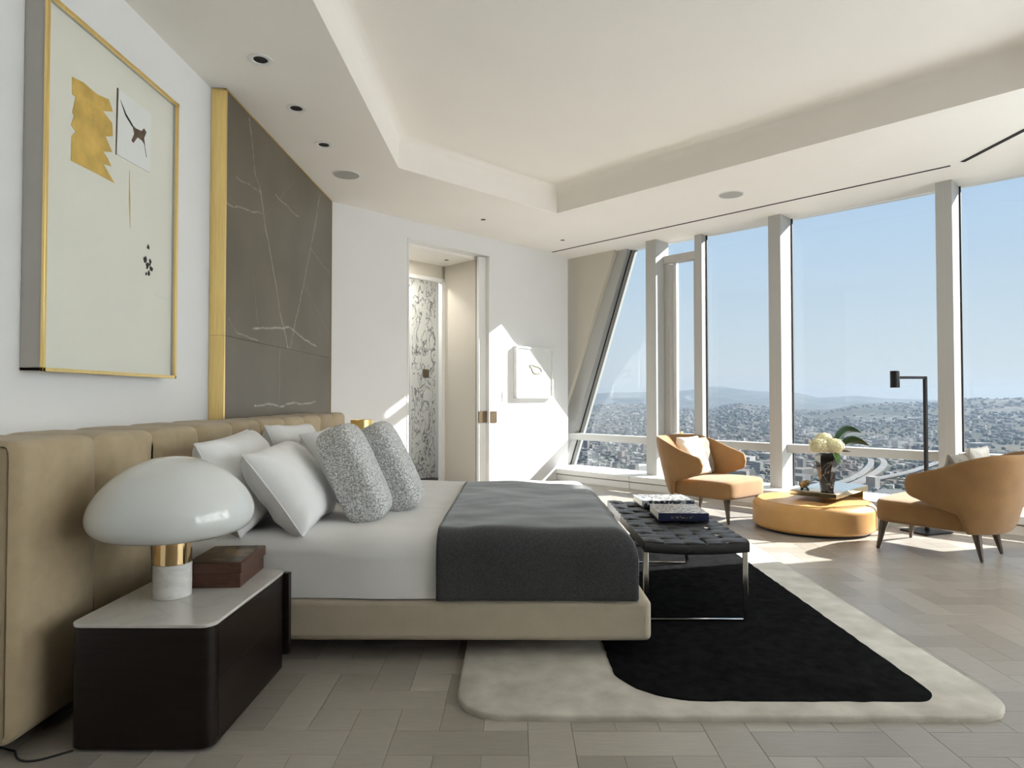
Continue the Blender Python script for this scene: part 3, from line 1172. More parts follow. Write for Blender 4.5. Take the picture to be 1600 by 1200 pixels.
Y0F, Y1F, Z0F, Z1F = 2.688, 3.752, 1.309, 2.915
mb = MB()
mb.box((XL + 0.002, Y0F + 0.004, Z0F + 0.004), (XF - 0.006, Y0F + 0.016, Z1F - 0.004), PC)
mb.box((XL + 0.002, Y1F - 0.016, Z0F + 0.004), (XF - 0.006, Y1F - 0.004, Z1F - 0.004), PC)
mb.box((XL + 0.002, Y0F + 0.004, Z0F + 0.004), (XF - 0.006, Y1F - 0.004, Z0F + 0.016), PC)
mb.box((XL + 0.002, Y0F + 0.004, Z1F - 0.016), (XF - 0.006, Y1F - 0.004, Z1F - 0.004), PC)
obj('frame_side', mb, M['frame_grey'], parent=pic)
fwid = 0.017
for lo, hi in (((Y0F, Z0F), (Y0F + fwid, Z1F)), ((Y1F - fwid, Z0F), (Y1F, Z1F)), ((Y0F, Z0F), (Y1F, Z0F + fwid)), ((Y0F, Z1F - fwid), (Y1F, Z1F))):
    obj('frame_edge', MB().box((XF - 0.008, lo[0], lo[1]), (XF + 0.006, hi[0], hi[1]), PC), M['gold'], parent=pic, bevel=0.0015)
obj('backing_sheet', MB().box((XF - 0.035, Y0F + 0.01, Z0F + 0.01), (XF - 0.022, Y1F - 0.01, Z1F - 0.01), PC), M['art_paper'], parent=pic)


def art(name, pts, material, x0, th=0.002):
    m_ = MB()
    m_.prism(pts, x0, x0 + th, lambda p, q, h: PC(h, p, q))
    return obj(name, m_, material, parent=pic)


XA = XF - 0.022
art('gold_leaf_patch', [(2.878, 2.642), (2.956, 2.653), (3.051, 2.644), (3.139, 2.661), (3.172, 2.614), (3.097, 2.584), (3.168, 2.556), (3.174, 2.492), (3.118, 2.469), (3.171, 2.412), (3.101, 2.389), (3.138, 2.367), (3.167, 2.34), (3.103, 2.33), (3.192, 2.266), (3.059, 2.266), (2.919, 2.263), (2.879, 2.263), (2.881, 2.376), (2.907, 2.405), (2.876, 2.422), (2.896, 2.473), (2.883, 2.482), (2.904, 2.564), (2.881, 2.564)], M['gold_leaf'], XA, 0.003)
art('pasted_sheet', [(3.215, 2.75), (3.506, 2.749), (3.5, 2.424), (3.205, 2.415)], M['art_sheet'], XA, 0.004)
art('pasted_sheet_edge', [(3.205, 2.75), (3.215, 2.75), (3.209, 2.415), (3.201, 2.411)], M['sepia'], XA, 0.0035)
art('drawn_tail', [(3.226, 2.70), (3.238, 2.69), (3.279, 2.650), (3.335, 2.618), (3.333, 2.604), (3.272, 2.638)], M['ink'], XA + 0.004, 0.001)
art('drawn_body', [(3.333, 2.616), (3.363, 2.611), (3.414, 2.618), (3.438, 2.642), (3.46, 2.63), (3.439, 2.589), (3.449, 2.554), (3.421, 2.569), (3.379, 2.57), (3.344, 2.526), (3.326, 2.532), (3.349, 2.575)], M['sepia'], XA + 0.004, 0.001)
art('drawn_line', [(3.438, 2.568), (3.442, 2.568), (3.465, 2.496), (3.461, 2.496)], M['sepia'], XA + 0.004, 0.001)
art('ochre_stroke', [(3.318, 2.373), (3.328, 2.232), (3.330, 2.076), (3.317, 2.226)], M['ochre_ink'], XA, 0.0015)
art('faint_stroke', [(3.568, 1.776), (3.636, 1.769), (3.724, 1.767), (3.724, 1.763), (3.636, 1.764), (3.568, 1.771)], M['art_sheet'], XA, 0.0015)
rnd = random.Random(3)
for (y, z, r) in ((3.498, 2.017, 0.014), (3.470, 1.945, 0.017), (3.516, 1.945, 0.012), (3.49, 1.915, 0.016), (3.53, 1.903, 0.018), (3.505, 1.875, 0.013), (3.48, 1.868, 0.010), (3.515, 1.925, 0.010)):
    art('ink_blot', [(y + r * rnd.uniform(.5, 1.2) * math.cos(2 * PI * k / 9), z + r * 1.2 * rnd.uniform(.5, 1.2) * math.sin(2 * PI * k / 9)) for k in range(9)], M['ink'], XA, 0.0015)

# small picture on the far wall
sp = thing('framed_picture', FF(0.775, 0, 1.19), label='small white framed picture on the sunlit wall between doorway and windows', cat='picture')
FR = rel(FF, sp.location)
S0, S1, Z0, Z1 = 0.395, 1.145, 1.19, 1.90
for lo, hi in (((S0, Z0), (S0 + .025, Z1)), ((S1 - .025, Z0), (S1, Z1)), ((S0, Z0), (S1, Z0 + .025)), ((S0, Z1 - .025), (S1, Z1))):
    obj('frame_edge', MB().box((lo[0], 0.0, lo[1]), (hi[0], 0.065, hi[1]), FR), M['white_trim'], parent=sp, bevel=0.002)
obj('mat_board', MB().box((S0 + .01, 0.004, Z0 + .01), (S1 - .01, 0.05, Z1 - .01), FR), M['art_sheet'], parent=sp)
mb = MB().grid(lambda u, v: FR(0.755 + (0.11 + 0.02 * math.sin(3 * 2 * PI * u)) * math.cos(2 * PI * u) + 0.010 * math.cos(2 * PI * v) * math.cos(2 * PI * u),
                               0.052 + 0.006 * math.sin(2 * PI * v), 1.59 + (0.052 + 0.012 * math.cos(5 * PI * u)) * math.sin(2 * PI * u) - 0.10 * math.cos(2 * PI * u) * -0.35 + 0.010 * math.cos(2 * PI * v) * math.sin(2 * PI * u)), 48, 8, True, True)
obj('twig_ring', mb, mat('pale_olive_twig', (0.16, 0.15, 0.08), 0.8, var=0.6, scale=60), parent=sp, smooth=60)

# ------------------------------------------------------------------ headboard
HBX = -1.652
hb = thing('headboard', (HBX, 4.22, 0.05), label='long beige linen headboard with vertical channels along the left wall', cat='headboard')


def headboard_half(y0, y1, seams, xb):
    edges = [y0] + seams + [y1]
    obj('back_panel', MB().box((xb - HBX, y0 - 4.22, 0.0), (-0.12, y1 - 4.22, 0.985)), M['headboard'], parent=hb, bevel=0.012)
    for i, (a, b) in enumerate(zip(edges[:-1], edges[1:])):
        first, last = i == 0, i == len(edges) - 2
        W_ = b - a

        def f(u, v, a=a, W_=W_, first=first, last=last):
            # cross-section runs: bottom front -> up the front -> over the top -> back
            y = a + u * W_
            e = min(u if not first else 1.0, (1 - u) if not last else 1.0) * W_
            dip = 0.030 * max(0.0, 1 - e / 0.11) ** 2.2
            ends = 0.0
            if first:
                ends = 0.03 * max(0, 1 - u * W_ / 0.03) ** 2
            if last:
                ends = 0.03 * max(0, 1 - (1 - u) * W_ / 0.03) ** 2
            d = dip + ends
            wob = 0.005 * math.sin(9 * v + a * 5)
            if v < 0.6:
                z = v / 0.6 * 0.955
                x = -d + wob * (dip > 0.002)
                if z < 0.03:
                    x -= 0.03 - z
            elif v < 0.72:
                an = (v - 0.6) / 0.12 * PI / 2
                z = 0.955 + 0.05 * math.sin(an)
                x = -0.05 + 0.05 * math.cos(an) - d * math.cos(an)
                z -= d * 0.6 * math.sin(an)
            else:
                k = (v - 0.72) / 0.28
                z = 1.005 - d * 0.6
                x = -0.05 + k * (xb - HBX + 0.05)
            return (x, y - 4.22, z)
        obj('channel', MB().grid(f, 26, 46), M['headboard'], parent=hb, smooth=80)
    for ye, sg in ((y0, 1), (y1, -1)):
        obj('end_panel', MB().box((xb - HBX, min(ye, ye + sg * 0.03) - 4.22, 0.0), (-0.03, max(ye, ye + sg * 0.03) - 4.22, 0.985)), M['headboard'], parent=hb, bevel=0.015)


headboard_half(2.147, 4.212, [2.588, 2.997, 3.42, 3.845], XL + 0.002)
headboard_half(4.222, 6.29, [4.70, 5.133, 5.56, 5.93], XM + 0.004)

# ------------------------------------------------------------------ bed
bed = thing('bed', (-0.5, 3.97, 0.0), label='upholstered low platform bed with beige base and white mattress', cat='bed')
BX0, BX1, BY0, BY1 = -1.635, 0.615, 2.955, 4.995


def BL(x, y, z):
    return (x + 0.5, y - 3.97, z)


obj('bed_base', MB().box((BX0, BY0, 0.095), (BX1, BY1, 0.285), BL), M['bed_base'], parent=bed, bevel=0.03, seg=4)
for x in (-1.35, 0.42):
    for y in (3.25, 4.75):
        obj('leg', MB().box((x - .03, y - .03, 0.0255 if x > -0.2 else 0.0), (x + .03, y + .03, 0.10), BL), M['black_metal'], parent=bed)


def drape(x0, x1, y0, y1, zt, zb, r, wrinkle, seed, nu=90, nv=90, open_left=True, far_open=False, hang=1.0):
    """a soft cover: rounded top running down near, far and foot sides"""
    Ly = (y1 - y0)
    Lx = (x1 - x0)
    drop = zt - zb

    def edge(t):
        """distance past an edge -> (outward, down): quarter round then straight"""
        if t <= 0:
            return 0.0, 0.0
        q = r * PI / 2
        if t < q:
            a = t / r
            return r * math.sin(a), r * (1 - math.cos(a))
        return r, r + (t - q)
    side = r * PI / 2 + (drop - r)

    def fn(u, v):
        ty = -side + v * (Ly - 2 * r + 2 * side)       # along y, unrolled, measured from inner near edge
        tx = u * (Lx - r + side)
        if far_open:
            ty = -side + v * (Ly - r + side - 0.40 * (u ** 1.6))
        oy0, dy0 = edge(-ty)
        oy1, dy1 = edge(ty - (Ly - 2 * r)) if not far_open else (0, 0)
        ox, dx = edge(tx - (Lx - r))
        y = y0 + r + min(max(ty, 0), Ly - (r if far_open else 2 * r)) - oy0 + oy1
        x = x0 + min(tx, Lx - r) + ox
        dn = dy0 + dy1
        if dn > 0 and dx > 0:
            tot = max(dn, dx) if min(dn, dx) > r * 0.9 else min(max(dn, dx) + 0.35 * min(dn, dx), drop)
            if dn > r * 0.9 and dx > r * 0.9:
                # corner: pull the fold round
                k = min(dn, dx) / drop
                x -= 0.05 * k
                y += (0.05 if oy0 > 0 else -0.05) * k
            z = zt - tot
        else:
            z = zt - dn - dx
        p = Vector((x * 2.3, y * 2.3, z * 2.3 + seed))
        w = noise.fractal(p, 1.0, 2.0, 3) * wrinkle
        w2 = noise.noise(Vector((x * 6 + seed, y * 2.2, z * 3))) * wrinkle * 0.5
        if dn > r or dx > r:
            if dn >= dx:
                y += -(w + w2) * (1 if oy0 > 0 else -1)
            else:
                x += (w + w2)
        else:
            z += (w + w2)
        return BL(x, y, max(z, zb))
    return MB().grid(fn, nu, nv)


obj('mattress', MB().box((BX0 + .02, BY0 + 0.06, 0.28), (0.47, BY1 - 0.06, 0.53), BL), M['sheet'], parent=bed, bevel=0.05, seg=4)
o = obj('sheet', drape(BX0, 0.525, 2.968, 4.985, 0.575, 0.287, 0.09, 0.010, 3.1, 110, 130), M['sheet'], parent=bed, smooth=80)
bk = obj('blanket', drape(-0.36, 0.545, 2.950, 4.72, 0.588, 0.284, 0.10, 0.010, 3.1, 70, 120, far_open=True), M['blanket'], smooth=80, recenter=False)
bk.matrix_world = Matrix.Translation(Vector((-0.5, 3.97, 0)))
bk.modifiers.new('solid', 'SOLIDIFY').thickness = 0.010
bk.modifiers['solid'].offset = 1
tag(bk, 'charcoal grey wool blanket folded over the foot of the bed', 'blanket')


# ------------------------------------------------------------------ pillows
def pillow_mesh(Wd, Ht, T, seed, flange=0.0, wrinkle=0.015, n=44, p=4.0, corner=0.05):
    def surf(sign):
        def fn(a, b):
            u, v = a * 2 - 1, b * 2 - 1
            k = max(0.0, (1 - abs(u) ** p)) ** 0.55 * max(0.0, (1 - abs(v) ** p)) ** 0.55
            x = Wd / 2 * u * (1 - corner * (1 - v * v) * abs(u) ** 1.5)
            y = Ht / 2 * v * (1 - corner * (1 - u * u) * abs(v) ** 1.5)
            w = noise.fractal(Vector((x * 5 + seed, y * 5, seed * 1.7)), 1.0, 2.0, 3) * wrinkle * (0.25 + k)
            # puckers that run in from the corners
            c = (abs(u) * abs(v)) ** 2
            w += wrinkle * 1.2 * c * math.sin(14 * math.atan2(abs(v), abs(u) + 1e-6) + seed)
            return (x, y, sign * (T / 2 * k) + w * (1 if k > 0 else 0.3) + sign * 0.004)
        return fn
    mb = MB()
    mb.grid(surf(1), n, n)
    mb.grid(surf(-1), n, n)
    # close the rim
    m = n * n
    ring = [i * n for i in range(n)] + [(n - 1) * n + j for j in range(1, n)] + [i * n + n - 1 for i in range(n - 2, -1, -1)] + [j for j in range(n - 2, 0, -1)]
    for a, b in zip(ring, ring[1:] + ring[:1]):
        mb.f.append((a, b, m + b, m + a))
    return mb


def lay_pillow(name, loc, lean, yaw, roll, Wd, Ht, T, seed, material, label, cat, group, piping=None, **kw):
    """stands on its lower edge and leans back towards -x; width along y"""
    t = thing(name, loc, label=label, cat=cat, group=group)
    # pillow's own x -> world y (width), y -> up, z -> +x (faces the foot)
    rot = Matrix.Rotation(yaw, 4, 'Z') @ Matrix.Rotation(-lean, 4, 'Y') @ Matrix(((0, 0, 1, 0), (1, 0, 0, 0), (0, 1, 0, 0), (0, 0, 0, 1))) @ Matrix.Rotation(roll, 4, 'Z')
    mb = pillow_mesh(Wd, Ht, T, seed, **kw)
    mm = rot @ Matrix.Translation((0, Ht / 2, 0))
    mb.v = [tuple(mm @ Vector(v)) for v in mb.v]
    o = obj('cover', mb, material, parent=t, smooth=75)
    if piping:
        corner = kw.get('corner', 0.05)
        pts = []
        for k in range(121):
            q = k / 120 * 4
            sgm, fr_ = int(q) % 4, q - int(q)
            u, v = [(-1 + 2 * fr_, -1), (1, -1 + 2 * fr_), (1 - 2 * fr_, 1), (-1, 1 - 2 * fr_)][sgm]
            x = Wd / 2 * u * (1 - corner * (1 - v * v) * abs(u) ** 1.5)
            y = Ht / 2 * v * (1 - corner * (1 - u * u) * abs(v) ** 1.5)
            pts.append(mm @ Vector((x * 1.004, y * 1.004, 0)))
        obj('piping', MB().tube(pts, 0.0045, 6), material, parent=t, smooth=60)
    return t


zt = 0.578
G = 'white bed pillows'
lay_pillow('pillow', (-1.275, 3.30, zt), math.radians(25), 0.04, 0.05, 0.68, 0.47, 0.22, 1.3, M['pillow'], 'rear white pillow on the near side, just behind the dome lamp', 'pillow', G, piping=True)
lay_pillow('pillow', (-0.985, 3.27, zt), math.radians(36), 0.02, 0.04, 0.62, 0.46, 0.22, 4.7, M['pillow'], 'front white pillow on the near side with its corner towards the camera', 'pillow', G, piping=True)
lay_pillow('pillow', (-1.275, 4.18, zt), math.radians(25), -0.03, -0.03, 0.68, 0.49, 0.22, 7.9, M['pillow'], 'rear white pillow on the far side, against the headboard', 'pillow', G, piping=True)
lay_pillow('pillow', (-1.0, 4.14, zt), math.radians(34), 0.02, 0.02, 0.66, 0.49, 0.20, 9.2, M['pillow'], 'front white pillow on the far side, mostly hidden by the grey cushions', 'pillow', G, piping=True)


def slab_cushion(name, loc, lean, yaw, Wd, Ht, T, seed, material, label, group):
    """thick soft block with rounded ends"""
    t = thing(name, loc, label=label, cat='cushion', group=group)
    rot = Matrix.Rotation(yaw, 4, 'Z') @ Matrix.Rotation(-lean, 4, 'Y')

    def fn(a, b):
        th, ph = a * 2 * PI, (b - 0.5) * PI
        e = 0.34

        def sp_(c, ex):
            return math.copysign(abs(c) ** ex, c)
        x = T / 2 * sp_(math.cos(ph), 0.38) * sp_(math.cos(th), 0.6)
        y = Wd / 2 * sp_(math.sin(ph), 0.45)
        z = Ht / 2 * sp_(math.cos(ph), 0.38) * sp_(math.sin(th), e)
        w = noise.fractal(Vector((x * 5 + seed, y * 5, z * 5)), 1.0, 2.0, 2) * 0.007
        v = Vector((x * (1 + w * 6), y * (1 + w * 2), z * (1 + w * 2) + Ht / 2))
        return tuple(rot @ v)
    obj('cover', MB().grid(fn, 56, 36, True, False), material, parent=t, smooth=80)
    return t


slab_cushion('boucle_cushion', (-0.725, 3.385, zt - 0.012), math.radians(25), 0.0, 0.33, 0.53, 0.215, 2.0, M['boucle'], 'grey boucle cushion leaning against the white pillows, nearer the headboard', 'grey boucle cushions on the bed')
slab_cushion('boucle_cushion', (-0.60, 3.73, zt - 0.012), math.radians(27), 0.0, 0.36, 0.53, 0.215, 5.0, M['boucle'], 'grey boucle cushion leaning on the other one, nearer the blanket', 'grey boucle cushions on the bed')


# ------------------------------------------------------------------ nightstands
def rounded_rect(x0, x1, y0, y1, r, n=8):
    pts = []
    for cx, cy, a0 in ((x1 - r, y1 - r, 0), (x0 + r, y1 - r, 90), (x0 + r, y0 + r, 180), (x1 - r, y0 + r, 270)):
        for k in range(n + 1):
            a = math.radians(a0 + 90 * k / n)
            pts.append((cx + r * math.cos(a), cy + r * math.sin(a)))
    return pts


XYZ = lambda p, q, h: (p, q, h)
ns = thing('nightstand', (-1.275, 2.56, 0.0), label='dark espresso nightstand with pale stone top in the near left corner', cat='nightstand', group='nightstands either side of the bed')
nx0, nx1, ny0, ny1 = -0.245, 0.245, -0.35, 0.355
obj('body', MB().prism(rounded_rect(nx0, nx1, ny0, ny1, 0.045), 0.012, 0.418, XYZ), M['walnut_gloss'], parent=ns, smooth=30)
obj('stone_top', MB().prism(rounded_rect(nx0 - 0.003, nx1 + 0.003, ny0 - 0.003, ny1 + 0.003, 0.048), 0.418, 0.430, XYZ), M['stone_top'], parent=ns, bevel=0.002)
obj('drawer_front', MB().box((nx1 - 0.002, ny0 + 0.05, 0.235), (nx1 + 0.002, ny1 - 0.05, 0.41)), M['walnut_gloss'], parent=ns, bevel=0.001)
obj('drawer_front', MB().box((nx1 - 0.002, ny0 + 0.05, 0.03), (nx1 + 0.002, ny1 - 0.05, 0.231)), M['walnut_gloss'], parent=ns, bevel=0.001)
obj('end_post', MB().box((nx1 - 0.01, ny1 - 0.02, 0.06), (nx1 + 0.022, ny1 + 0.012, 0.418)), M['walnut_gloss'], parent=ns, bevel=0.003)
ns2 = copy_tree(ns)
ns2.location = (-1.275, 5.45, 0.0)
ns2['label'] = 'dark nightstand beyond the bed, carrying the gold cylinder lamp'

# mushroom lamp
lp = thing('table_lamp', (-1.335, 2.53, 0.43), label='mushroom table lamp with white glass dome, gold stem and marble foot', cat='table lamp')
obj('marble_foot', MB().lathe([(0.0, 0.0), (0.066, 0.0), (0.0695, 0.003), (0.0695, 0.128), (0.067, 0.13)], (0, 0, 0), 48), M['white_marble'], parent=lp, smooth=40)
obj('gold_stem', MB().lathe([(0.066, 0.13), (0.0685, 0.131), (0.0685, 0.255), (0.05, 0.26)], (0, 0, 0), 48), M['gold_polish'], parent=lp, smooth=40)
prof = [(0.062, 0.242), (0.15, 0.236), (0.215, 0.240), (0.262, 0.256), (0.288, 0.283), (0.296, 0.318), (0.288, 0.358), (0.265, 0.402), (0.228, 0.446), (0.178, 0.486), (0.118, 0.518), (0.058, 0.536), (0.0, 0.541)]
# smooth the profile
pp = []
for i in range(len(prof) - 1):
    p0, p1, p2, p3 = prof[max(i - 1, 0)], prof[i], prof[i + 1], prof[min(i + 2, len(prof) - 1)]
    for k in range(4):
        t = k / 4
        q = [0.5 * ((2 * p1[c]) + (-p0[c] + p2[c]) * t + (2 * p0[c] - 5 * p1[c] + 4 * p2[c] - p3[c]) * t * t + (-p0[c] + 3 * p1[c] - 3 * p2[c] + p3[c]) * t ** 3) for c in (0, 1)]
        pp.append((max(q[0], 0), q[1]))
pp.append(prof[-1])
obj('glass_dome', MB().lathe(pp, (0, 0, 0), 64), M['opal'], parent=lp, smooth=80)

# keepsake box
kb = thing('keepsake_box', (-1.232, 2.78, 0.43), rot=math.radians(4), label='brown wooden keepsake box with printed lid beside the mushroom lamp', cat='box')
obj('box_body', MB().box((-0.105, -0.15, 0), (0.105, 0.15, 0.062)), M['box_wood'], parent=kb, bevel=0.002)
lid = obj('lid', MB().box((-0.112, -0.157, 0.059), (0.112, 0.157, 0.102)), M['box_wood'], parent=kb, bevel=0.003)
obj('lid_inlay', MB().box((-0.100, -0.145, 0.1015), (0.100, 0.145, 0.1035)), M['box_inlay'], parent=lid)

gl = thing('table_lamp', (-1.33, 5.60, 0.43), label='plain gold cylinder table lamp beyond the far end of the headboard', cat='table lamp')
obj('lamp_foot', MB().lathe([(0.0, 0), (0.075, 0), (0.075, 0.015), (0.02, 0.02), (0.015, 0.2)], (0, 0, 0), 32), M['gold'], parent=gl, smooth=40)
obj('lamp_shade', MB().lathe([(0.091, 0.15), (0.094, 0.15), (0.094, 0.577), (0.091, 0.577), (0.085, 0.16)], (0, 0, 0), 40, caps=False), M['gold'], parent=gl, smooth=40)

cb = obj('lamp_cable', MB().tube([(-1.50, 2.215, 0.004)] + [(-1.52 - 0.26 * k / 24, 2.20 - 0.05 * math.sin(PI * min(1, k / 16)) + 0.10 * max(0, k / 24 - 0.5) ** 1.3, 0.004) for k in range(25)], 0.0035, 8), M['cable'], smooth=60)
tag(cb, 'black cable on the floor running under the headboard', 'cable')


# ------------------------------------------------------------------ rug
def wobble(pts, amp, seed):
    out = []
    for i, p in enumerate(pts):
        out.append((p[0] + noise.noise(Vector((p[0] * 16, p[1] * 16, seed))) * amp, p[1] + noise.noise(Vector((p[0] * 16, p[1] * 16, seed + 9))) * amp))
    return out


def dense(pts, step=0.02):
    out = []
    n = len(pts)
    for i in range(n):
        a, b = Vector(pts[i]), Vector(pts[(i + 1) % n])
        k = max(1, int((b - a).length / step))
        for j in range(k):
            out.append(tuple(a.lerp(b, j / k)))
    return out


rug = thing('area_rug', (0.83, 4.0, 0.0), label='large pale rug with a wide black inner field under the bench', cat='rug')


def rl(p, q, h):
    return (p - 0.83, q - 4.0, h)


RX0, RX1, RY0, RY1 = -0.235, 1.905, 2.43, 5.75


def pile(poly, z, r, name, material):
    """flat pile with a rounded rim"""
    mb = MB()
    rings = [(0, 0.0), (0, z - r), (r * 0.3, z - r * 0.3), (r, z)]
    idx = []
    for off, zz in rings:
        ps = offset_poly(poly, off) if off else poly
        idx.append(len(mb.v))
        mb.v += [rl(p[0], p[1], zz) for p in ps]
    n = len(poly)
    for a, b in zip(idx[:-1], idx[1:]):
        for k in range(n):
            k2 = (k + 1) % n
            mb.f.append((a + k, a + k2, b + k2, b + k))
    mb.f.append(tuple(idx[-1] + k for k in range(n)))
    return obj(name, mb, material, parent=rug, smooth=60)


outer_p = wobble(dense(rounded_rect(RX0, RX1, RY0, RY1, 0.20, 12)), 0.004, 1.0)
pile(outer_p, 0.022, 0.010, 'pale_border', M['rug_pale'])
# black field: rounded right corners, generous sweep at the near left
IX0, IX1, IY0, IY1 = 0.415, 1.66, 2.545, 5.60
inner = []
for k in range(13):
    a = PI / 2 * k / 12
    inner.append((IX1 - 0.14 + 0.14 * math.cos(a), IY1 - 0.14 + 0.14 * math.sin(a)))
inner.append((IX0 + .1, IY1))
inner.append((IX0, IY1 - .1))
for k in range(17):
    a = PI + PI / 2 * k / 16
    inner.append((IX0 + 0.32 + 0.32 * math.cos(a), IY0 + 0.30 + 0.30 * math.sin(a)))
for k in range(13):
    a = 1.5 * PI + PI / 2 * k / 12
    inner.append((IX1 - 0.11 + 0.11 * math.cos(a), IY0 + 0.11 + 0.11 * math.sin(a)))
mb_poly = wobble(dense(inner), 0.006, 4.0)
pile(mb_poly, 0.0265, 0.003, 'black_field', M['rug_black'])

# ------------------------------------------------------------------ bench
bn = thing('bench', (0.945, 4.09, 0.0265), label='black woven leather bench on chrome legs at the foot of the bed', cat='bench')
bw, bl2 = 0.275, 0.675      # half sizes
zr = 0.375


def ribbon(p0, p1, width, wave, phase, z0, sag, wrap):
    """flat strap from p0 to p1 that dips over and under and wraps down at its ends"""
    a, b = Vector(p0), Vector(p1)
    t = (b - a)
    L_ = t.length
    t.normalize()
    n = Vector((-t.y, t.x, 0))
    prof = []
    N_ = 64
    prof.append((-0.0, -wrap))
    prof.append((-0.002, -wrap * 0.5))
    for k in range(N_ + 1):
        s = L_ * k / N_
        fade = min(1, min(s, L_ - s) / 0.04)
        z = wave * math.cos(PI * s / 0.1 + phase) * fade
        x = (a + t * s)
        z -= sag * (1 - (x.x / bw) ** 2)
        prof.append((s, z))
    prof.append((L_ + 0.002, -wrap * 0.5))
    prof.append((L_, -wrap))
    mb = MB()
    th = 0.004
    for s, z in prof:
        c = a + t * s
        for (k, dz) in ((-1, -th), (-0.86, 0.0), (0, 0.0015), (0.86, 0.0), (1, -th)):
            p = c + n * (k * width / 2)
            mb.v.append((p.x, p.y, z0 + z + dz))
    m = len(prof)
    for i in range(m - 1):
        for j in range(4):
            q = i * 5 + j
            mb.f.append((q, q + 5, q + 6, q + 1))
    return mb


nl, nc = 5, 13
for i in range(nl):
    x = -bw + (i + 0.5) * 2 * bw / nl
    obj('strap', ribbon((x, -bl2, 0), (x, bl2, 0), 2 * bw / nl - 0.007, 0.0055, PI * i + PI / 2, zr + 0.048, 0.014, 0.05), M['leather_black'], parent=bn, smooth=50)
for j in range(nc):
    y = -bl2 + (j + 0.5) * 2 * bl2 / nc
    obj('strap', ribbon((-bw, y, 0), (bw, y, 0), 2 * bl2 / nc - 0.007, 0.0055, PI * j - PI / 2, zr + 0.048, 0.014, 0.05), M['leather_black'], parent=bn, smooth=50)
for sy in (-1, 1):
    # end rails sag with the straps
    def fr_end(u, v, sy=sy):
        x = -bw + 2 * bw * u
        sag = 0.014 * (1 - (x / bw) ** 2)
        an = 2 * PI * v
        cy_, cz_ = 0.02 * math.copysign(abs(math.cos(an)) ** .5, math.cos(an)), 0.027 * math.copysign(abs(math.sin(an)) ** .5, math.sin(an))
        return (x, sy * (bl2 - 0.012) + cy_, zr + 0.016 + cz_ - sag)
    obj('end_rail', MB().grid(fr_end, 17, 16, False, True), M['leather_black'], parent=bn, smooth=60)
for sx in (-1, 1):
    obj('side_rail', MB().box((sx * (bw - 0.015) - 0.014, -bl2, zr - 0.008), (sx * (bw - 0.015) + 0.014, bl2, zr + 0.04)), M['leather_black'], parent=bn, bevel=0.006)
    for sy in (-1, 1):
        yy = sy * 0.59 - 0.06
        obj('leg', MB().box((sx * (bw - 0.014) - 0.013, yy - 0.007, 0.0), (sx * (bw - 0.014) + 0.013, yy + 0.007, zr - 0.006)), M['chrome'], parent=bn, bevel=0.0015)
for sy in (-1, 1):
    yy = sy * 0.59 - 0.06
    obj('foot_bar', MB().box((-bw + 0.027, yy - 0.007, 0.0), (bw - 0.027, yy + 0.007, 0.013)), M['chrome'], parent=bn, bevel=0.0015)


def book(loc, rot, w, d, h, cover, spine, label, printed=None):
    t = thing('book', loc, rot=rot, label=label, cat='book', group='books on the woven bench')
    obj('pages', MB().box((-w / 2 + .006, -d / 2 + .004, 0.003), (w / 2 - .003, d / 2 - .004, h - 0.003)), M['paper_edge'], parent=t)
    obj('back_cover', MB().box((-w / 2, -d / 2, 0), (w / 2, d / 2, 0.003)), spine, parent=t)
    obj('front_cover', MB().box((-w / 2, -d / 2, h - 0.003), (w / 2, d / 2, h)), cover, parent=t)
    s = obj('spine', MB().box((-w / 2 - 0.001, -d / 2 - 0.003, 0), (w / 2 + 0.001, -d / 2 + 0.001, h)), spine, parent=t, bevel=0.001)
    if printed:
        obj('spine_print', MB().box((-w * 0.25, -d / 2 - 0.0036, h * 0.35), (w * 0.18, -d / 2 - 0.0028, h * 0.68)), printed, parent=s)
    return t


ZB = 0.0265 + zr + 0.048
book((1.02, 4.115, ZB + 0.003), math.radians(-2), 0.30, 0.34, 0.048, M['cover_b'], M['spine_navy'], 'navy spined book with mosaic cover, nearer one on the bench', M['spine_print'])
book((1.035, 4.60, ZB + 0.003), math.radians(3), 0.36, 0.28, 0.042, M['cover_a'], M['spine_dark'], 'black and white covered book lying farther back on the bench')


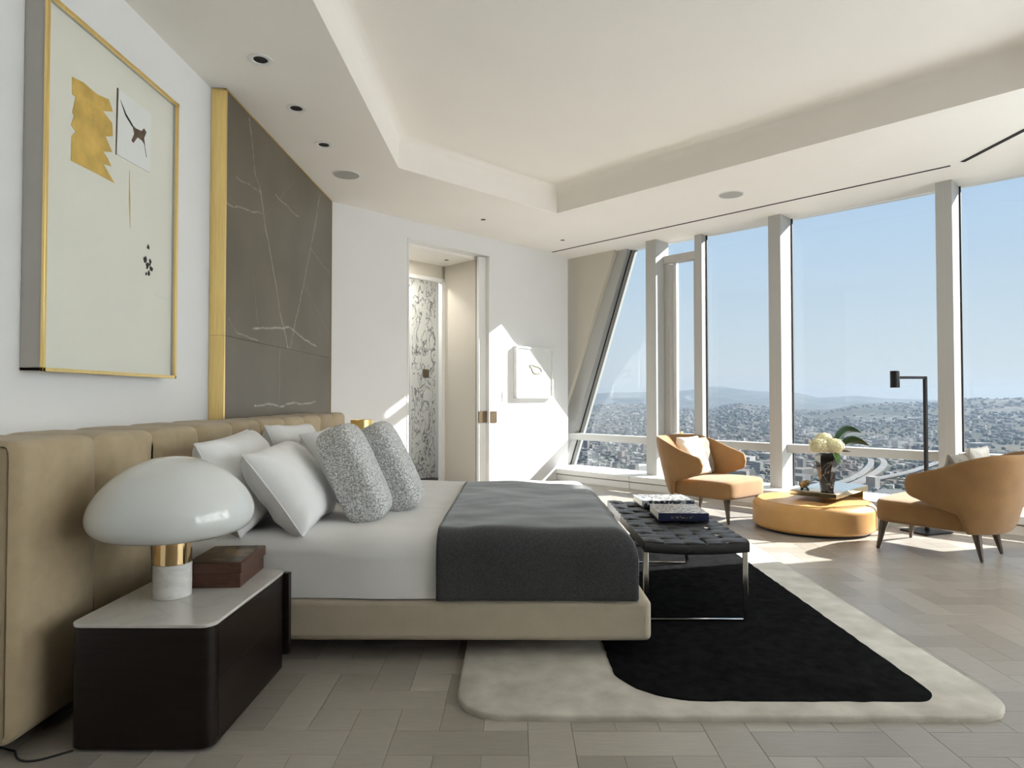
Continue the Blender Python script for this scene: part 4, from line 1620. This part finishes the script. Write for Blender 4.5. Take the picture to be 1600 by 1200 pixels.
# ------------------------------------------------------------------ armchairs
def make_armchair():
    t = thing('armchair', (0, 0, 0))
    # seat: thick cushion block, wider at the front, rounded edges
    def seat(a, b):
        th, ph = a * 2 * PI, (b - 0.5) * PI

        def sp_(c, ex):
            return math.copysign(abs(c) ** ex, c)
        cx = sp_(math.cos(ph), 0.22) * sp_(math.cos(th), 0.32)
        cy = sp_(math.cos(ph), 0.22) * sp_(math.sin(th), 0.32)
        cz = sp_(math.sin(ph), 0.30)
        y = 0.03 + 0.365 * cy
        hw = 0.335 + 0.03 * (y + 0.33) / 0.73
        x = hw * cx
        z = 0.305 + 0.093 * cz
        if cz > 0:
            z += 0.012 * (1 - (x / hw) ** 2) - 0.05 * max(0, 0.1 - y) * cz
        return (x, y, z)
    obj('seat', MB().grid(seat, 64, 40, True, False), M['velvet'], parent=t, smooth=70)

    # wrap-around back and arms
    a_, b_, yb, yf = 0.405, 0.40, -0.02, 0.135
    arcL = PI * (a_ + b_) / 2 / 2 * 1.0
    total = (yf - yb) + arcL

    def path(q):
        """q from -1 (left arm tip) over 0 (back centre) to 1 (right arm tip) -> point, tangent-normal outward"""
        s = abs(q) * total
        sg = 1 if q >= 0 else -1
        if s < arcL:
            an = s / arcL * PI / 2
            ex = 0.85
            x = a_ * math.sin(an) ** ex if an > 0 else 0.0
            y = yb - b_ * math.cos(an) ** ex if an < PI / 2 else yb
            nx_, ny_ = math.sin(an) / a_, -math.cos(an) / b_
        else:
            x, y = a_, yb + (s - arcL)
            x -= 0.02 * ((s - arcL) / (yf - yb)) ** 2
            nx_, ny_ = 1.0, 0.0
        l = math.hypot(nx_, ny_)
        return sg * x, y, sg * nx_ / l, ny_ / l

    def sm(x, lo, hi):
        k = min(1, max(0, (x - lo) / (hi - lo)))
        return k * k * (3 - 2 * k)

    def shell(u, v):
        q = u * 2 - 1
        aq = abs(q)
        px, py, nx_, ny_ = path(q * 0.9999)
        top = 0.795 - 0.18 * sm(aq, 0.28, 1.03)
        low = 0.21 + 0.145 * sm(aq, 0.50, 0.60) + 0.10 * sm(aq, 0.58, 1.0)
        mid, half = (top + low) / 2, (top - low) / 2
        tip = 1.0
        if aq > 0.90:
            k = (aq - 0.90) / 0.10
            tip = math.sqrt(max(0.0, 1 - k ** 3.4))
        half *= max(tip, 0.02)
        th = 0.036 * (0.75 + 0.25 * (1 - aq)) * max(tip, 0.15) ** 0.5
        an = v * 2 * PI
        cz = math.copysign(abs(math.sin(an)) ** 0.55, math.sin(an))
        cn = math.copysign(abs(math.cos(an)) ** 0.75, math.cos(an))
        z = mid + half * cz
        lean = (z - 0.21) / 0.56
        out = cn * th + lean * (0.10 * (1 - sm(aq, 0.2, 0.8)) + 0.02) - 0.025 * (1 - lean) * 0.6
        return (px + nx_ * out, py + ny_ * out, z)
    mb = MB().grid(shell, 97, 36, False, True)
    n0 = 36
    mb.f.append(tuple(range(n0)))
    mb.f.append(tuple(reversed(range(96 * n0, 97 * n0))))
    obj('back_shell', mb, M['velvet'], parent=t, smooth=70)
    for (x, y, dx, dy) in ((0.285, 0.325, 0.035, 0.035), (-0.285, 0.325, -0.035, 0.035), (0.19, -0.265, 0.03, -0.045), (-0.19, -0.265, -0.03, -0.045)):
        obj('leg', MB().tube([(x, y, 0.225), (x, y, 0.215), (x + dx * .5, y + dy * .5, 0.11), (x + dx, y + dy, 0.008), (x + dx, y + dy, 0.0)], [0.034, 0.033, 0.022, 0.0125, 0.011], 14), M['leg_bronze'], parent=t, smooth=50)
    return t


ch = make_armchair()
tag(ch, 'camel velvet armchair by the windows behind the bench, facing the room', 'armchair', 'pair of camel armchairs')
UF = Vector((0.65, -0.76))
ch.rotation_euler = (0, 0, math.atan2(-UF.x, UF.y))
ch.location = (2.02, 6.66, 0)
ch2 = copy_tree(ch)
ch2['label'] = 'camel velvet armchair at the right edge, seen from behind'
UR = Vector((-0.62, 0.78))
ch2.rotation_euler = (0, 0, math.atan2(-UR.x, UR.y))
ch2.location = (3.36, 5.13, 0)


def chair_cushion(chair, lx, ly, z, lean, yaw, Wd, Ht, T, seed, material, label, tuft=False):
    a = chair.rotation_euler.z
    # chair faces local +y ; cushion must face local +y too (lay_pillow faces +x)
    wx = chair.location.x + lx * math.cos(a) - ly * math.sin(a)
    wy = chair.location.y + lx * math.sin(a) + ly * math.cos(a)
    t = lay_pillow('cushion', (wx, wy, z), lean, a + PI / 2 + yaw, 0.0, Wd, Ht, T, seed, material, label, 'cushion', 'armchair cushions', corner=0.04)
    return t


chair_cushion(ch, 0.06, -0.10, 0.405, math.radians(24), 0.10, 0.42, 0.42, 0.13, 2.2, M['cushion_white'], 'cream square cushion on the armchair behind the bench')
chair_cushion(ch, -0.14, -0.20, 0.405, math.radians(16), -0.05, 0.36, 0.38, 0.10, 6.2, M['cushion_taupe'], 'taupe cushion tucked behind the cream one on the armchair')
chair_cushion(ch2, 0.10, -0.14, 0.405, math.radians(10), 0.0, 0.40, 0.42, 0.12, 3.3, M['cushion_white'], 'cream cushion peeping over the armchair seen from behind')
chair_cushion(ch2, -0.13, -0.08, 0.405, math.radians(12), -0.1, 0.36, 0.38, 0.11, 8.1, mat('grey_taupe_cushion', (0.33, 0.30, 0.26), 0.9, var=0.1, scale=20), 'grey cushion peeping over the armchair seen from behind')

# ------------------------------------------------------------------ ottoman
ot = thing('ottoman', (2.735, 6.02, 0.0), label='low round camel leather ottoman between the armchairs', cat='ottoman')
R_ = 0.52
prof = [(0.0, 0.02), (R_ - 0.035, 0.02)]
for k in range(9):
    a = -PI / 2 + PI / 2 * k / 8
    prof.append((R_ - 0.035 + 0.035 * math.cos(a), 0.055 + 0.035 * math.sin(a)))
for k in range(13):
    a = PI / 2 * k / 12
    prof.append((R_ - 0.075 + 0.075 * math.cos(a), 0.195 + 0.068 * math.sin(a)))
prof += [(R_ * 0.6, 0.270), (R_ * 0.3, 0.274), (0, 0.275)]
obj('cushion_body', MB().lathe(prof, (0, 0, 0), 96), M['ottoman'], parent=ot, smooth=60)
obj('top_seam', MB().tube([((R_ - 0.052) * math.cos(2 * PI * k / 72), (R_ - 0.052) * math.sin(2 * PI * k / 72), 0.2605) for k in range(73)], 0.0035, 6), M['ottoman'], parent=ot, smooth=60)
obj('plinth', MB().lathe([(0, 0.0), (R_ - 0.045, 0.0), (R_ - 0.045, 0.022)], (0, 0, 0), 64), M['black_metal'], parent=ot, smooth=40)

# ------------------------------------------------------------------ gold side table reaching over the ottoman
P0 = Vector((2.775, 5.655))            # near corner
st = thing('side_table', (P0.x, P0.y, 0.0), rot=math.radians(45), label='low gold side table with mirror top behind the ottoman', cat='side table')
Lx_, Ly_ = 0.84, 0.40
obj('apron', MB().box((0, 0, 0.318), (Lx_, Ly_, 0.358)), M['gold_polish'], parent=st, bevel=0.002)
obj('mirror_top', MB().box((0.003, 0.003, 0.3575), (Lx_ - 0.003, Ly_ - 0.003, 0.364)), M['mirror'], parent=st, bevel=0.001)
obj('pedestal', MB().box((Lx_ - 0.14, 0.0, 0.0), (Lx_, Ly_, 0.319)), M['gold_polish'], parent=st, bevel=0.002)


def on_table(x, y):
    c, s = math.cos(PI / 4), math.sin(PI / 4)
    return (P0.x + x * c - y * s, P0.y + x * s + y * c)


# vase: faceted black marble
vx, vy = on_table(0.095, 0.11)
va = thing('vase', (vx, vy, 0.364), rot=0.35, label='tapered faceted black marble vase on the gold side table', cat='vase')
mb = MB()
secs = [(0.0, 0.058, 0.0), (0.02, 0.058, 0.0), (0.17, 0.076, 0.18), (0.295, 0.104, 0.30), (0.335, 0.090, 0.30), (0.335, 0.078, 0.30), (0.20, 0.062, 0.2)]
nf = 6
for z, r, tw in secs:
    for k in range(nf):
        a = 2 * PI * k / nf + tw
        mb.v.append((r * math.cos(a), r * math.sin(a) * 0.92, z))
for j in range(len(secs) - 1):
    for k in range(nf):
        k2 = (k + 1) % nf
        mb.f.append((j * nf + k, j * nf + k2, (j + 1) * nf + k2, (j + 1) * nf + k))
mb.f.append(tuple(range(nf)))
mb.f.append(tuple((len(secs) - 1) * nf + k for k in range(nf)))
obj('vase_body', mb, M['black_marble'], parent=va, bevel=0.002)


def hydrangea(cx, cy, cz, R, seed, label):
    t = thing('hydrangea', (vx, vy, 0.364 + 0.22), label=label, cat='flower', group='cream hydrangeas in the vase')
    rr = random.Random(seed)
    c = Vector((cx - vx, cy - vy, cz - (0.364 + 0.22)))
    obj('stem', MB().tube([(rr.uniform(-.01, .01), rr.uniform(-.01, .01), 0), tuple(c * 0.5), tuple(c * 0.95)], 0.004, 6), M['stem'], parent=t, smooth=60)
    mb = MB()
    n = 150
    for i in range(n):
        zz = 1 - 2 * (i + .5) / n
        if zz < -0.75:
            continue
        an = i * 2.39996
        rad = math.sqrt(1 - zz * zz)
        dirv = Vector((rad * math.cos(an), rad * math.sin(an), zz * 0.85))
        p = c + dirv * R * rr.uniform(0.86, 1.03)
        q = dirv.to_track_quat('Z', 'Y')
        spin = rr.uniform(0, PI)
        s = R * 0.17
        for k in range(4):
            a = spin + k * PI / 2
            def lp_(r_, aa, up):
                return tuple(p + q @ Vector((r_ * math.cos(aa), r_ * math.sin(aa), up)))
            i0_ = len(mb.v)
            mb.v += [tuple(p), lp_(s * 0.8, a - 0.55, 0.002), lp_(s * 1.25, a, 0.004 * rr.uniform(-1, 2)), lp_(s * 0.8, a + 0.55, 0.002)]
            mb.f.append((i0_, i0_ + 1, i0_ + 2, i0_ + 3))
    me_mb = mb
    o = bpy.data.objects.new('flower_head', None)
    me = bpy.data.meshes.new('flower_head')
    me.from_pydata(me_mb.v, [], me_mb.f)
    me.materials.append(M['petal'])
    o = bpy.data.objects.new('flower_head', me)
    link(o, t)
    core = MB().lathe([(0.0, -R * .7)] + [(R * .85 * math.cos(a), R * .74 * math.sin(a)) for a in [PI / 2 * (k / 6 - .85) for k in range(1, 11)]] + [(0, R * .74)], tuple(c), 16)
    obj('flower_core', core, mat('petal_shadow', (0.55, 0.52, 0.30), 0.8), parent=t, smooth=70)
    return t


hydrangea(vx - 0.075, vy - 0.01, 0.364 + 0.405, 0.082, 1, 'cream hydrangea head on the left of the vase')
hydrangea(vx + 0.045, vy - 0.045, 0.364 + 0.405, 0.080, 2, 'cream hydrangea head on the right of the vase, facing the room')
hydrangea(vx - 0.01, vy + 0.03, 0.364 + 0.455, 0.074, 3, 'cream hydrangea head highest in the vase')


def leaf(base_p, tip_p, width, arch, label, material, name='leaf_spray', twist=0.5):
    a, b = Vector(base_p), Vector(tip_p)
    t = (b - a)
    L_ = t.length
    t.normalize()
    side = t.cross(Vector((0, 0, 1))).normalized()
    up = side.cross(t)
    side = (side * math.cos(twist) + up * math.sin(twist))
    nrm = side.cross(t)

    def fn(u, v):
        w = width * math.sin(PI * min(1, u ** 0.75)) ** 0.9 * 0.5
        k = v * 2 - 1
        p = a + t * (L_ * u) + Vector((0, 0, 1)) * (arch * math.sin(PI * u)) + side * (w * k) + nrm * (abs(k) * w * 0.35)
        return tuple(p)
    o = obj(name, MB().grid(fn, 22, 9), material, smooth=70, solid=0.0015)
    tag(o, label, 'leaf', 'green leaves in the vase')
    return o


ztop = 0.364 + 0.335
leaf((vx + 0.03, vy, ztop), (vx + 0.33, vy + 0.03, ztop + 0.185), 0.13, 0.10, 'upper long glossy leaf reaching right out of the vase', M['leaf'], twist=1.0)
leaf((vx + 0.05, vy - 0.02, ztop - 0.01), (vx + 0.37, vy - 0.02, ztop + 0.075), 0.12, 0.075, 'lower long glossy leaf reaching right out of the vase', M['leaf'], twist=0.9)
leaf((vx + 0.04, vy - 0.05, ztop + 0.03), (vx + 0.052, vy - 0.105, ztop - 0.085), 0.075, 0.0, 'small light green leaf hanging over the rim of the vase', M['leaf_light'], twist=0.1)
leaf((vx + 0.05, vy + 0.0, ztop + 0.02), (vx + 0.19, vy - 0.05, ztop + 0.02), 0.07, 0.0, 'short dark leaf under the right hydrangea', M['leaf'], twist=0.4)

ox, oy = on_table(0.09, 0.30)
orn = thing('glass_ornament', (ox, oy, 0.364), rot=0.3, label='small amber and clear glass ornament left of the vase', cat='ornament')
obj('amber_body', MB().grid(lambda u, v: (0.055 * math.cos(PI * v) * (1 + .1 * math.sin(6 * PI * u)), 0.032 * math.sin(PI * v) * math.cos(2 * PI * u), 0.052 + 0.034 * math.sin(PI * v) * math.sin(2 * PI * u) + 0.012 * math.cos(PI * v)), 24, 14, True, False), M['amber'], parent=orn, smooth=70)
obj('clear_foot', MB().lathe([(0.0, 0.0), (0.04, 0.0), (0.034, 0.012), (0.014, 0.03), (0, 0.034)], (0, 0, 0), 20), M['ornament_glass'], parent=orn, smooth=60)

# ------------------------------------------------------------------ floor lamp
fl_ = thing('floor_lamp', (3.67, 5.84, 0.0), rot=math.radians(20), label='slim black floor lamp with a short arm between windows and armchair', cat='floor lamp')
obj('base_plate', MB().box((-0.17, -0.13, 0), (0.15, 0.13, 0.016)), M['black_metal'], parent=fl_, bevel=0.002)
obj('pole', MB().box((-0.013, -0.013, 0.016), (0.013, 0.013, 1.39)), M['black_metal'], parent=fl_, bevel=0.0015)
c_, s_ = math.cos(math.radians(-20)), math.sin(math.radians(-20))


def LR(x, y, z):            # arm runs along world -x: undo the lamp's turn
    return (x * c_ - y * s_, x * s_ + y * c_, z)


obj('arm', MB().box((-0.245, -0.012, 1.366), (0.013, 0.012, 1.39), LR), M['black_metal'], parent=fl_, bevel=0.0015)
obj('lamp_head', MB().lathe([(0.0, 0), (0.036, 0), (0.038, 0.002), (0.038, 0.148), (0.036, 0.15), (0, 0.15)], LR(-0.27, 0, 1.288), 28), M['black_metal'], parent=fl_, smooth=40)


# ------------------------------------------------------------------ the city and hills far below the windows
GROUND = -200.0
EYE = 1.2


def az_of(px):
    return math.atan((px - 806.0) / 1014.0)


FAR = [(300, 617), (640, 617), (800, 616), (930, 615), (1000, 613), (1060, 611), (1085, 609), (1108, 604), (1125, 604), (1160, 609), (1200, 613), (1230, 612), (1248, 614.5), (1276, 622), (1306, 620.5), (1334, 618), (1360, 620.5), (1392, 623.5), (1460, 626), (1700, 626), (2300, 622)]
MID = [(300, 640), (640, 636), (800, 634), (926, 632), (1010, 631), (1060, 638), (1112, 639), (1132, 633), (1148, 629), (1180, 635), (1200, 636), (1248, 641), (1288, 641), (1322, 635), (1330, 632), (1369, 629.5), (1415, 629.5), (1461, 628.5), (1512, 622), (1554, 623), (1600, 622), (1800, 624), (2300, 628)]
far_a, far_y = np.array([az_of(p) for p, _ in FAR]), np.array([y for _, y in FAR])
mid_a, mid_y = np.array([az_of(p) for p, _ in MID]), np.array([y for _, y in MID])


def sstep(x, a, b):
    k = min(1.0, max(0.0, (x - a) / (b - a)))
    return k * k * (3 - 2 * k)


def terrain_z(az, r):
    ca = math.cos(az)
    zf = EYE + (621.0 - float(np.interp(az, far_a, far_y))) / 1014.0 * 15000.0 * ca
    zm = EYE + (621.0 - float(np.interp(az, mid_a, mid_y))) / 1014.0 * 7000.0 * ca
    x, y = r * math.sin(az), r * math.cos(az)
    nz = noise.fractal(Vector((x / 900.0, y / 900.0, 0.3)), 1.0, 2.0, 4)
    a = (zm - GROUND) * sstep(r, 2600, 7000) * (1 - 0.75 * sstep(r, 7050, 9500))
    a *= 1 + 0.22 * nz * (1 - sstep(abs(r - 7000), 0, 900)) * 0 + 0.25 * nz * sstep(abs(r - 7000), 100, 1500)
    b = (zf - GROUND) * sstep(r, 9000, 15000)
    b *= 1 + 0.25 * nz * sstep(abs(r - 15000), 300, 3000)
    return GROUND + max(a, b) + nz * 5.0 * sstep(r, 1500, 3000)


def land_mat():
    m, nt, b = new_mat('land')
    N, L = nt.nodes, nt.links
    tc = N.new('ShaderNodeTexCoord')
    n1 = N.new('ShaderNodeTexNoise')
    n1.inputs['Scale'].default_value = 0.0022
    n1.inputs['Detail'].default_value = 8
    L.new(tc.outputs['Object'], n1.inputs['Vector'])
    cr = N.new('ShaderNodeValToRGB')
    e = cr.color_ramp.elements
    e[0].position, e[0].color = 0.36, (0.020, 0.030, 0.018, 1)
    e[1].position, e[1].color = 0.66, (0.075, 0.062, 0.040, 1)
    x = e.new(0.5)
    x.color = (0.038, 0.042, 0.030, 1)
    L.new(n1.outputs['Fac'], cr.inputs[0])
    v = N.new('ShaderNodeTexVoronoi')
    v.inputs['Scale'].default_value = 0.028
    L.new(tc.outputs['Object'], v.inputs['Vector'])
    sp_ = N.new('ShaderNodeSeparateColor')
    L.new(v.outputs['Color'], sp_.inputs[0])
    c2 = N.new('ShaderNodeValToRGB')
    c2.color_ramp.interpolation = 'CONSTANT'
    q = c2.color_ramp.elements
    q[0].position, q[0].color = 0.0, (0, 0, 0, 1)
    q[1].position, q[1].color = 0.62, (0.08, 0.075, 0.07, 1)
    q3 = q.new(0.82)
    q3.color = (0.15, 0.145, 0.135, 1)
    L.new(sp_.outputs[0], c2.inputs[0])
    n2 = N.new('ShaderNodeTexNoise')
    n2.inputs['Scale'].default_value = 0.0011
    n2.inputs['Detail'].default_value = 4
    L.new(tc.outputs['Object'], n2.inputs['Vector'])
    mr = N.new('ShaderNodeMapRange')
    mr.inputs[1].default_value, mr.inputs[2].default_value = 0.42, 0.55
    L.new(n2.outputs['Fac'], mr.inputs[0])
    ml = N.new('ShaderNodeVectorMath')
    ml.operation = 'SCALE'
    L.new(c2.outputs[0], ml.inputs[0])
    L.new(mr.outputs[0], ml.inputs['Scale'])
    mx = N.new('ShaderNodeVectorMath')
    mx.operation = 'MAXIMUM'
    L.new(cr.outputs[0], mx.inputs[0])
    L.new(ml.outputs[0], mx.inputs[1])
    L.new(mx.outputs[0], b.inputs['Base Color'])
    setin(b, rough=0.95, spec=0.1)
    return m


NA, NR = 260, 190
mbt = MB()
A0, A1 = math.radians(-38), math.radians(64)
mbt.grid(lambda u, v: (lambda az, r: (r * math.sin(az), r * math.cos(az), terrain_z(az, r)))(A0 + (A1 - A0) * u, 500.0 * (17000.0 / 500.0) ** v), NA, NR)
me = bpy.data.meshes.new('land')
me.from_pydata(mbt.v, [], mbt.f)
for p in me.polygons:
    p.use_smooth = True
me.materials.append(land_mat())
land = link(bpy.data.objects.new('hills', me))
tag(land, kind='structure')


def roof_mat(name, per_object):
    m, nt, b = new_mat(name)
    N, L = nt.nodes, nt.links
    rnd_ = N.new('ShaderNodeObjectInfo').outputs['Random'] if per_object else N.new('ShaderNodeNewGeometry').outputs['Random Per Island']
    cr = N.new('ShaderNodeValToRGB')
    e = cr.color_ramp.elements
    e[0].position, e[0].color = 0.0, (0.05, 0.05, 0.055, 1)
    e[1].position, e[1].color = 1.0, (0.30, 0.295, 0.28, 1)
    for p_, c_2 in ((0.2, (0.05, 0.05, 0.05, 1)), (0.4, (0.10, 0.09, 0.08, 1)), (0.55, (0.15, 0.14, 0.13, 1)), (0.7, (0.10, 0.075, 0.06, 1)), (0.85, (0.20, 0.195, 0.185, 1))):
        k = e.new(p_)
        k.color = c_2
    L.new(rnd_, cr.inputs[0])
    tc = N.new('ShaderNodeTexCoord')
    n1 = N.new('ShaderNodeTexNoise')
    n1.inputs['Scale'].default_value = 3.0 if per_object else 0.1
    L.new(tc.outputs['Object'], n1.inputs['Vector'])
    mr = N.new('ShaderNodeMapRange')
    mr.inputs[3].default_value, mr.inputs[4].default_value = 0.8, 1.2
    L.new(n1.outputs['Fac'], mr.inputs[0])
    mx = N.new('ShaderNodeVectorMath')
    mx.operation = 'SCALE'
    L.new(cr.outputs[0], mx.inputs[0])
    L.new(mr.outputs[0], mx.inputs['Scale'])
    L.new(mx.outputs[0], b.inputs['Base Color'])
    setin(b, rough=0.8, spec=0.2)
    return m


cr_ = random.Random(21)
ROADS = [[(1290, 704), (1330, 707), (1352, 713), (1358, 722), (1350, 733), (1330, 746), (1300, 756)],
         [(1480, 716), (1430, 734), (1400, 742), (1365, 749), (1335, 757), (1295, 768)],
         [(1290, 712), (1335, 714), (1366, 717), (1378, 724), (1372, 735), (1345, 752), (1310, 766)]]


def ground_pt(px, py):
    k = (EYE - (GROUND + 6)) / ((py - 621.0) / 1014.0)
    return ((px - 806.0) / 1014.0 * k, k)


def smooth_path(pts, n=14):
    out = []
    for i in range(len(pts) - 1):
        p0, p1, p2, p3 = pts[max(i - 1, 0)], pts[i], pts[i + 1], pts[min(i + 2, len(pts) - 1)]
        for k in range(n):
            t = k / n
            out.append(tuple(0.5 * ((2 * p1[c]) + (-p0[c] + p2[c]) * t + (2 * p0[c] - 5 * p1[c] + 4 * p2[c] - p3[c]) * t * t + (-p0[c] + 3 * p1[c] - 3 * p2[c] + p3[c]) * t ** 3) for c in (0, 1)))
    out.append(pts[-1])
    return out


road_pts = []
road_m = mat('pale_concrete_road', (0.095, 0.093, 0.09), 0.9, var=0.15, scale=0.02)
road_l = ('inner curved freeway ramp far below the windows', 'straighter pale freeway crossing below the curved ramps', 'outer curved freeway ramp far below the windows')
for ri, r_ in enumerate(ROADS):
    pth = smooth_path([ground_pt(*p) for p in r_])
    road_pts += pth
    mb = MB()
    for i, p in enumerate(pth):
        a, b = Vector(pth[max(i - 1, 0)]), Vector(pth[min(i + 1, len(pth) - 1)])
        t_ = (b - a).normalized()
        nn = Vector((-t_.y, t_.x)) * 8.0
        for sgn, z in ((-1, GROUND + 5), (-1, GROUND + 8), (1, GROUND + 8), (1, GROUND + 5)):
            mb.v.append((p[0] + nn.x * sgn, p[1] + nn.y * sgn, z + 2.5 * ri))
    for i in range(len(pth) - 1):
        for k in range(4):
            k2 = (k + 1) % 4
            mb.f.append((i * 4 + k, i * 4 + k2, i * 4 + 4 + k2, i * 4 + 4 + k))
    o = obj('freeway', mb, road_m)
    tag(o, road_l[ri], 'road')

road_np = np.array(road_pts)


def near_road(x, y, d):
    return float(np.min((road_np[:, 0] - x) ** 2 + (road_np[:, 1] - y) ** 2)) < d * d


bld = []
ga = math.radians(31)
cg, sg_ = math.cos(ga), math.sin(ga)
used = []
# large sheds and blocks first
big = []
for k in range(110):
    az, r = math.radians(cr_.uniform(-6, 40)), 1150 * (3200 / 1150.0) ** cr_.random()
    x, y = r * math.sin(az), r * math.cos(az)
    w_, d_, h_ = cr_.uniform(35, 95), cr_.uniform(25, 55), cr_.uniform(9, 26)
    if near_road(x, y, 50) or any((x - a) ** 2 + (y - b) ** 2 < 90 ** 2 for a, b, *_ in big):
        continue
    big.append((x, y, w_, d_, h_))
for i in range(-150, 150):
    for j in range(-150, 150):
        if i % 7 == 0 or j % 4 == 0:
            continue
        gx, gy = i * 21.0 + cr_.uniform(-2, 2), j * 25.0 + cr_.uniform(-3, 3)
        x, y = gx * cg - gy * sg_, gx * sg_ + gy * cg + 1500
        r = math.hypot(x, y)
        if r < 1050 or r > 2900:
            continue
        az = math.atan2(x, y)
        if not (math.radians(-9) < az < math.radians(41)):
            continue
        if cr_.random() < 0.30 or near_road(x, y, 26):
            continue
        if any((x - a) ** 2 + (y - b) ** 2 < 58 ** 2 for a, b, *_ in big):
            continue
        bld.append((x, y, cr_.uniform(10, 19), cr_.uniform(12, 21), cr_.uniform(6, 13) if cr_.random() < 0.93 else cr_.uniform(18, 40)))
for k in range(5200):
    az, r = math.radians(cr_.uniform(-9, 41)), 2800 * (7000 / 2800.0) ** cr_.random()
    x, y = r * math.sin(az), r * math.cos(az)
    if noise.noise(Vector((x / 700.0, y / 700.0, 4.0))) < -0.18:
        continue
    bld.append((x, y, cr_.uniform(10, 26), cr_.uniform(10, 26), cr_.uniform(6, 13)))
allb = big + bld


def frame_px(x, y, z):
    d = Vector((x, y, z)) - cam.location
    dz = d.dot(fwv)
    return 800 + 1014 * d.dot(rtv) / dz, 600 - 1014 * d.dot(upv) / dz


def in_sight(x, y):
    px, py = frame_px(x, y, GROUND)
    lim = 735 + (px - 890) * 0.083
    ok = (905 < px < 1008 or 1050 < px < 1090 or 1108 < px < 1200 or 1245 < px < 1462 or 1510 < px < 1600)
    return ok and py < lim


seen = sorted([b for b in allb if in_sight(b[0], b[1])], key=lambda b: -(b[2] * b[4] / (b[0] ** 2 + b[1] ** 2)))
solo = seen[:300]
solo_set = set(solo)
ub = MB().box((-0.5, -0.5, 0), (0.5, 0.5, 1.0))
ub_me = ub.mesh('city_building', roof_mat('city_building_far', True))
for x, y, w_, d_, h_ in solo:
    o = bpy.data.objects.new('city_building', ub_me)
    o.location = (x, y, terrain_z(math.atan2(x, y), math.hypot(x, y)) - 1.0)
    o.scale = (w_, d_, h_ + 1)
    o.rotation_euler = (0, 0, ga + cr_.choice((0, 0, 0.3, -0.25)))
    link(o)
    tag(o, 'small flat-roofed building among many in the city far below the windows', 'building', 'city buildings seen through the windows')
vv, ff = [], []
for x, y, w_, d_, h_ in allb:
    if (x, y, w_, d_, h_) in solo_set:
        continue
    z = terrain_z(math.atan2(x, y), math.hypot(x, y)) - 1.0
    i = len(vv)
    a = ga + cr_.choice((0, 0, 0.3, -0.25))
    c, s = math.cos(a), math.sin(a)
    for zz in (z, z + h_ + 1):
        for (p, q) in ((-w_ / 2, -d_ / 2), (w_ / 2, -d_ / 2), (w_ / 2, d_ / 2), (-w_ / 2, d_ / 2)):
            vv.append((x + p * c - q * s, y + p * s + q * c, zz))
    ff += [(i + 4, i + 5, i + 6, i + 7), (i, i + 1, i + 5, i + 4), (i + 1, i + 2, i + 6, i + 5), (i + 2, i + 3, i + 7, i + 6), (i + 3, i, i + 4, i + 7)]
me = bpy.data.meshes.new('distant_city')
me.from_pydata(vv, [], ff)
me.materials.append(roof_mat('city_building_distant', False))
o = link(bpy.data.objects.new('distant_city', me))
tag(o, 'dense low city spreading towards the hills', 'city', kind='stuff')

# trees between the houses
ico = bmesh.new()
bmesh.ops.create_icosphere(ico, subdivisions=1, radius=1.0)
iv = [v.co.copy() for v in ico.verts]
fi = [tuple(v.index for v in f.verts) for f in ico.faces]
ico.free()
vv, ff = [], []
for k in range(6500):
    az, r = math.radians(cr_.uniform(-9, 41)), 1050 * (5200 / 1050.0) ** cr_.random()
    x, y = r * math.sin(az), r * math.cos(az)
    if near_road(x, y, 16):
        continue
    if noise.noise(Vector((x / 260.0, y / 260.0, 8.0))) < -0.1 and cr_.random() < 0.7:
        continue
    z = terrain_z(az, r)
    s = cr_.uniform(3.5, 8.0)
    i = len(vv)
    vv += [(x + v.x * s * 1.15, y + v.y * s * 1.15, z + s * 0.7 + v.z * s) for v in iv]
    ff += [tuple(i + q for q in f) for f in fi]
me = bpy.data.meshes.new('distant_trees')
me.from_pydata(vv, [], ff)
me.materials.append(mat('distant_tree', (0.022, 0.034, 0.017), 0.9, var=0.5, scale=0.02))
o = link(bpy.data.objects.new('distant_trees', me))
tag(o, 'dark green trees scattered through the city below', 'trees', kind='stuff')

# haze lying over the bay and the hills
hm = bpy.data.materials.new('haze_air')
hm.use_nodes = True
N, L = hm.node_tree.nodes, hm.node_tree.links
N.clear()
ho = N.new('ShaderNodeOutputMaterial')
hs = N.new('ShaderNodeVolumeScatter')
ha = N.new('ShaderNodeVolumeAbsorption')
hadd = N.new('ShaderNodeAddShader')
hs.inputs['Color'].default_value = (0.60, 0.78, 1.0, 1)
hs.inputs['Density'].default_value = HAZE_S
hs.inputs['Anisotropy'].default_value = 0.2
ha.inputs['Color'].default_value = (0.8, 0.8, 0.8, 1)
ha.inputs['Density'].default_value = HAZE_A
L.new(hs.outputs[0], hadd.inputs[0])
L.new(ha.outputs[0], hadd.inputs[1])
L.new(hadd.outputs[0], ho.inputs['Volume'])
hz = obj('haze', MB().box((-16000, 420, -420), (24000, 18500, 240)), hm, recenter=False)
tag(hz, 'thin pale haze over the city and hills', 'haze', kind='stuff')
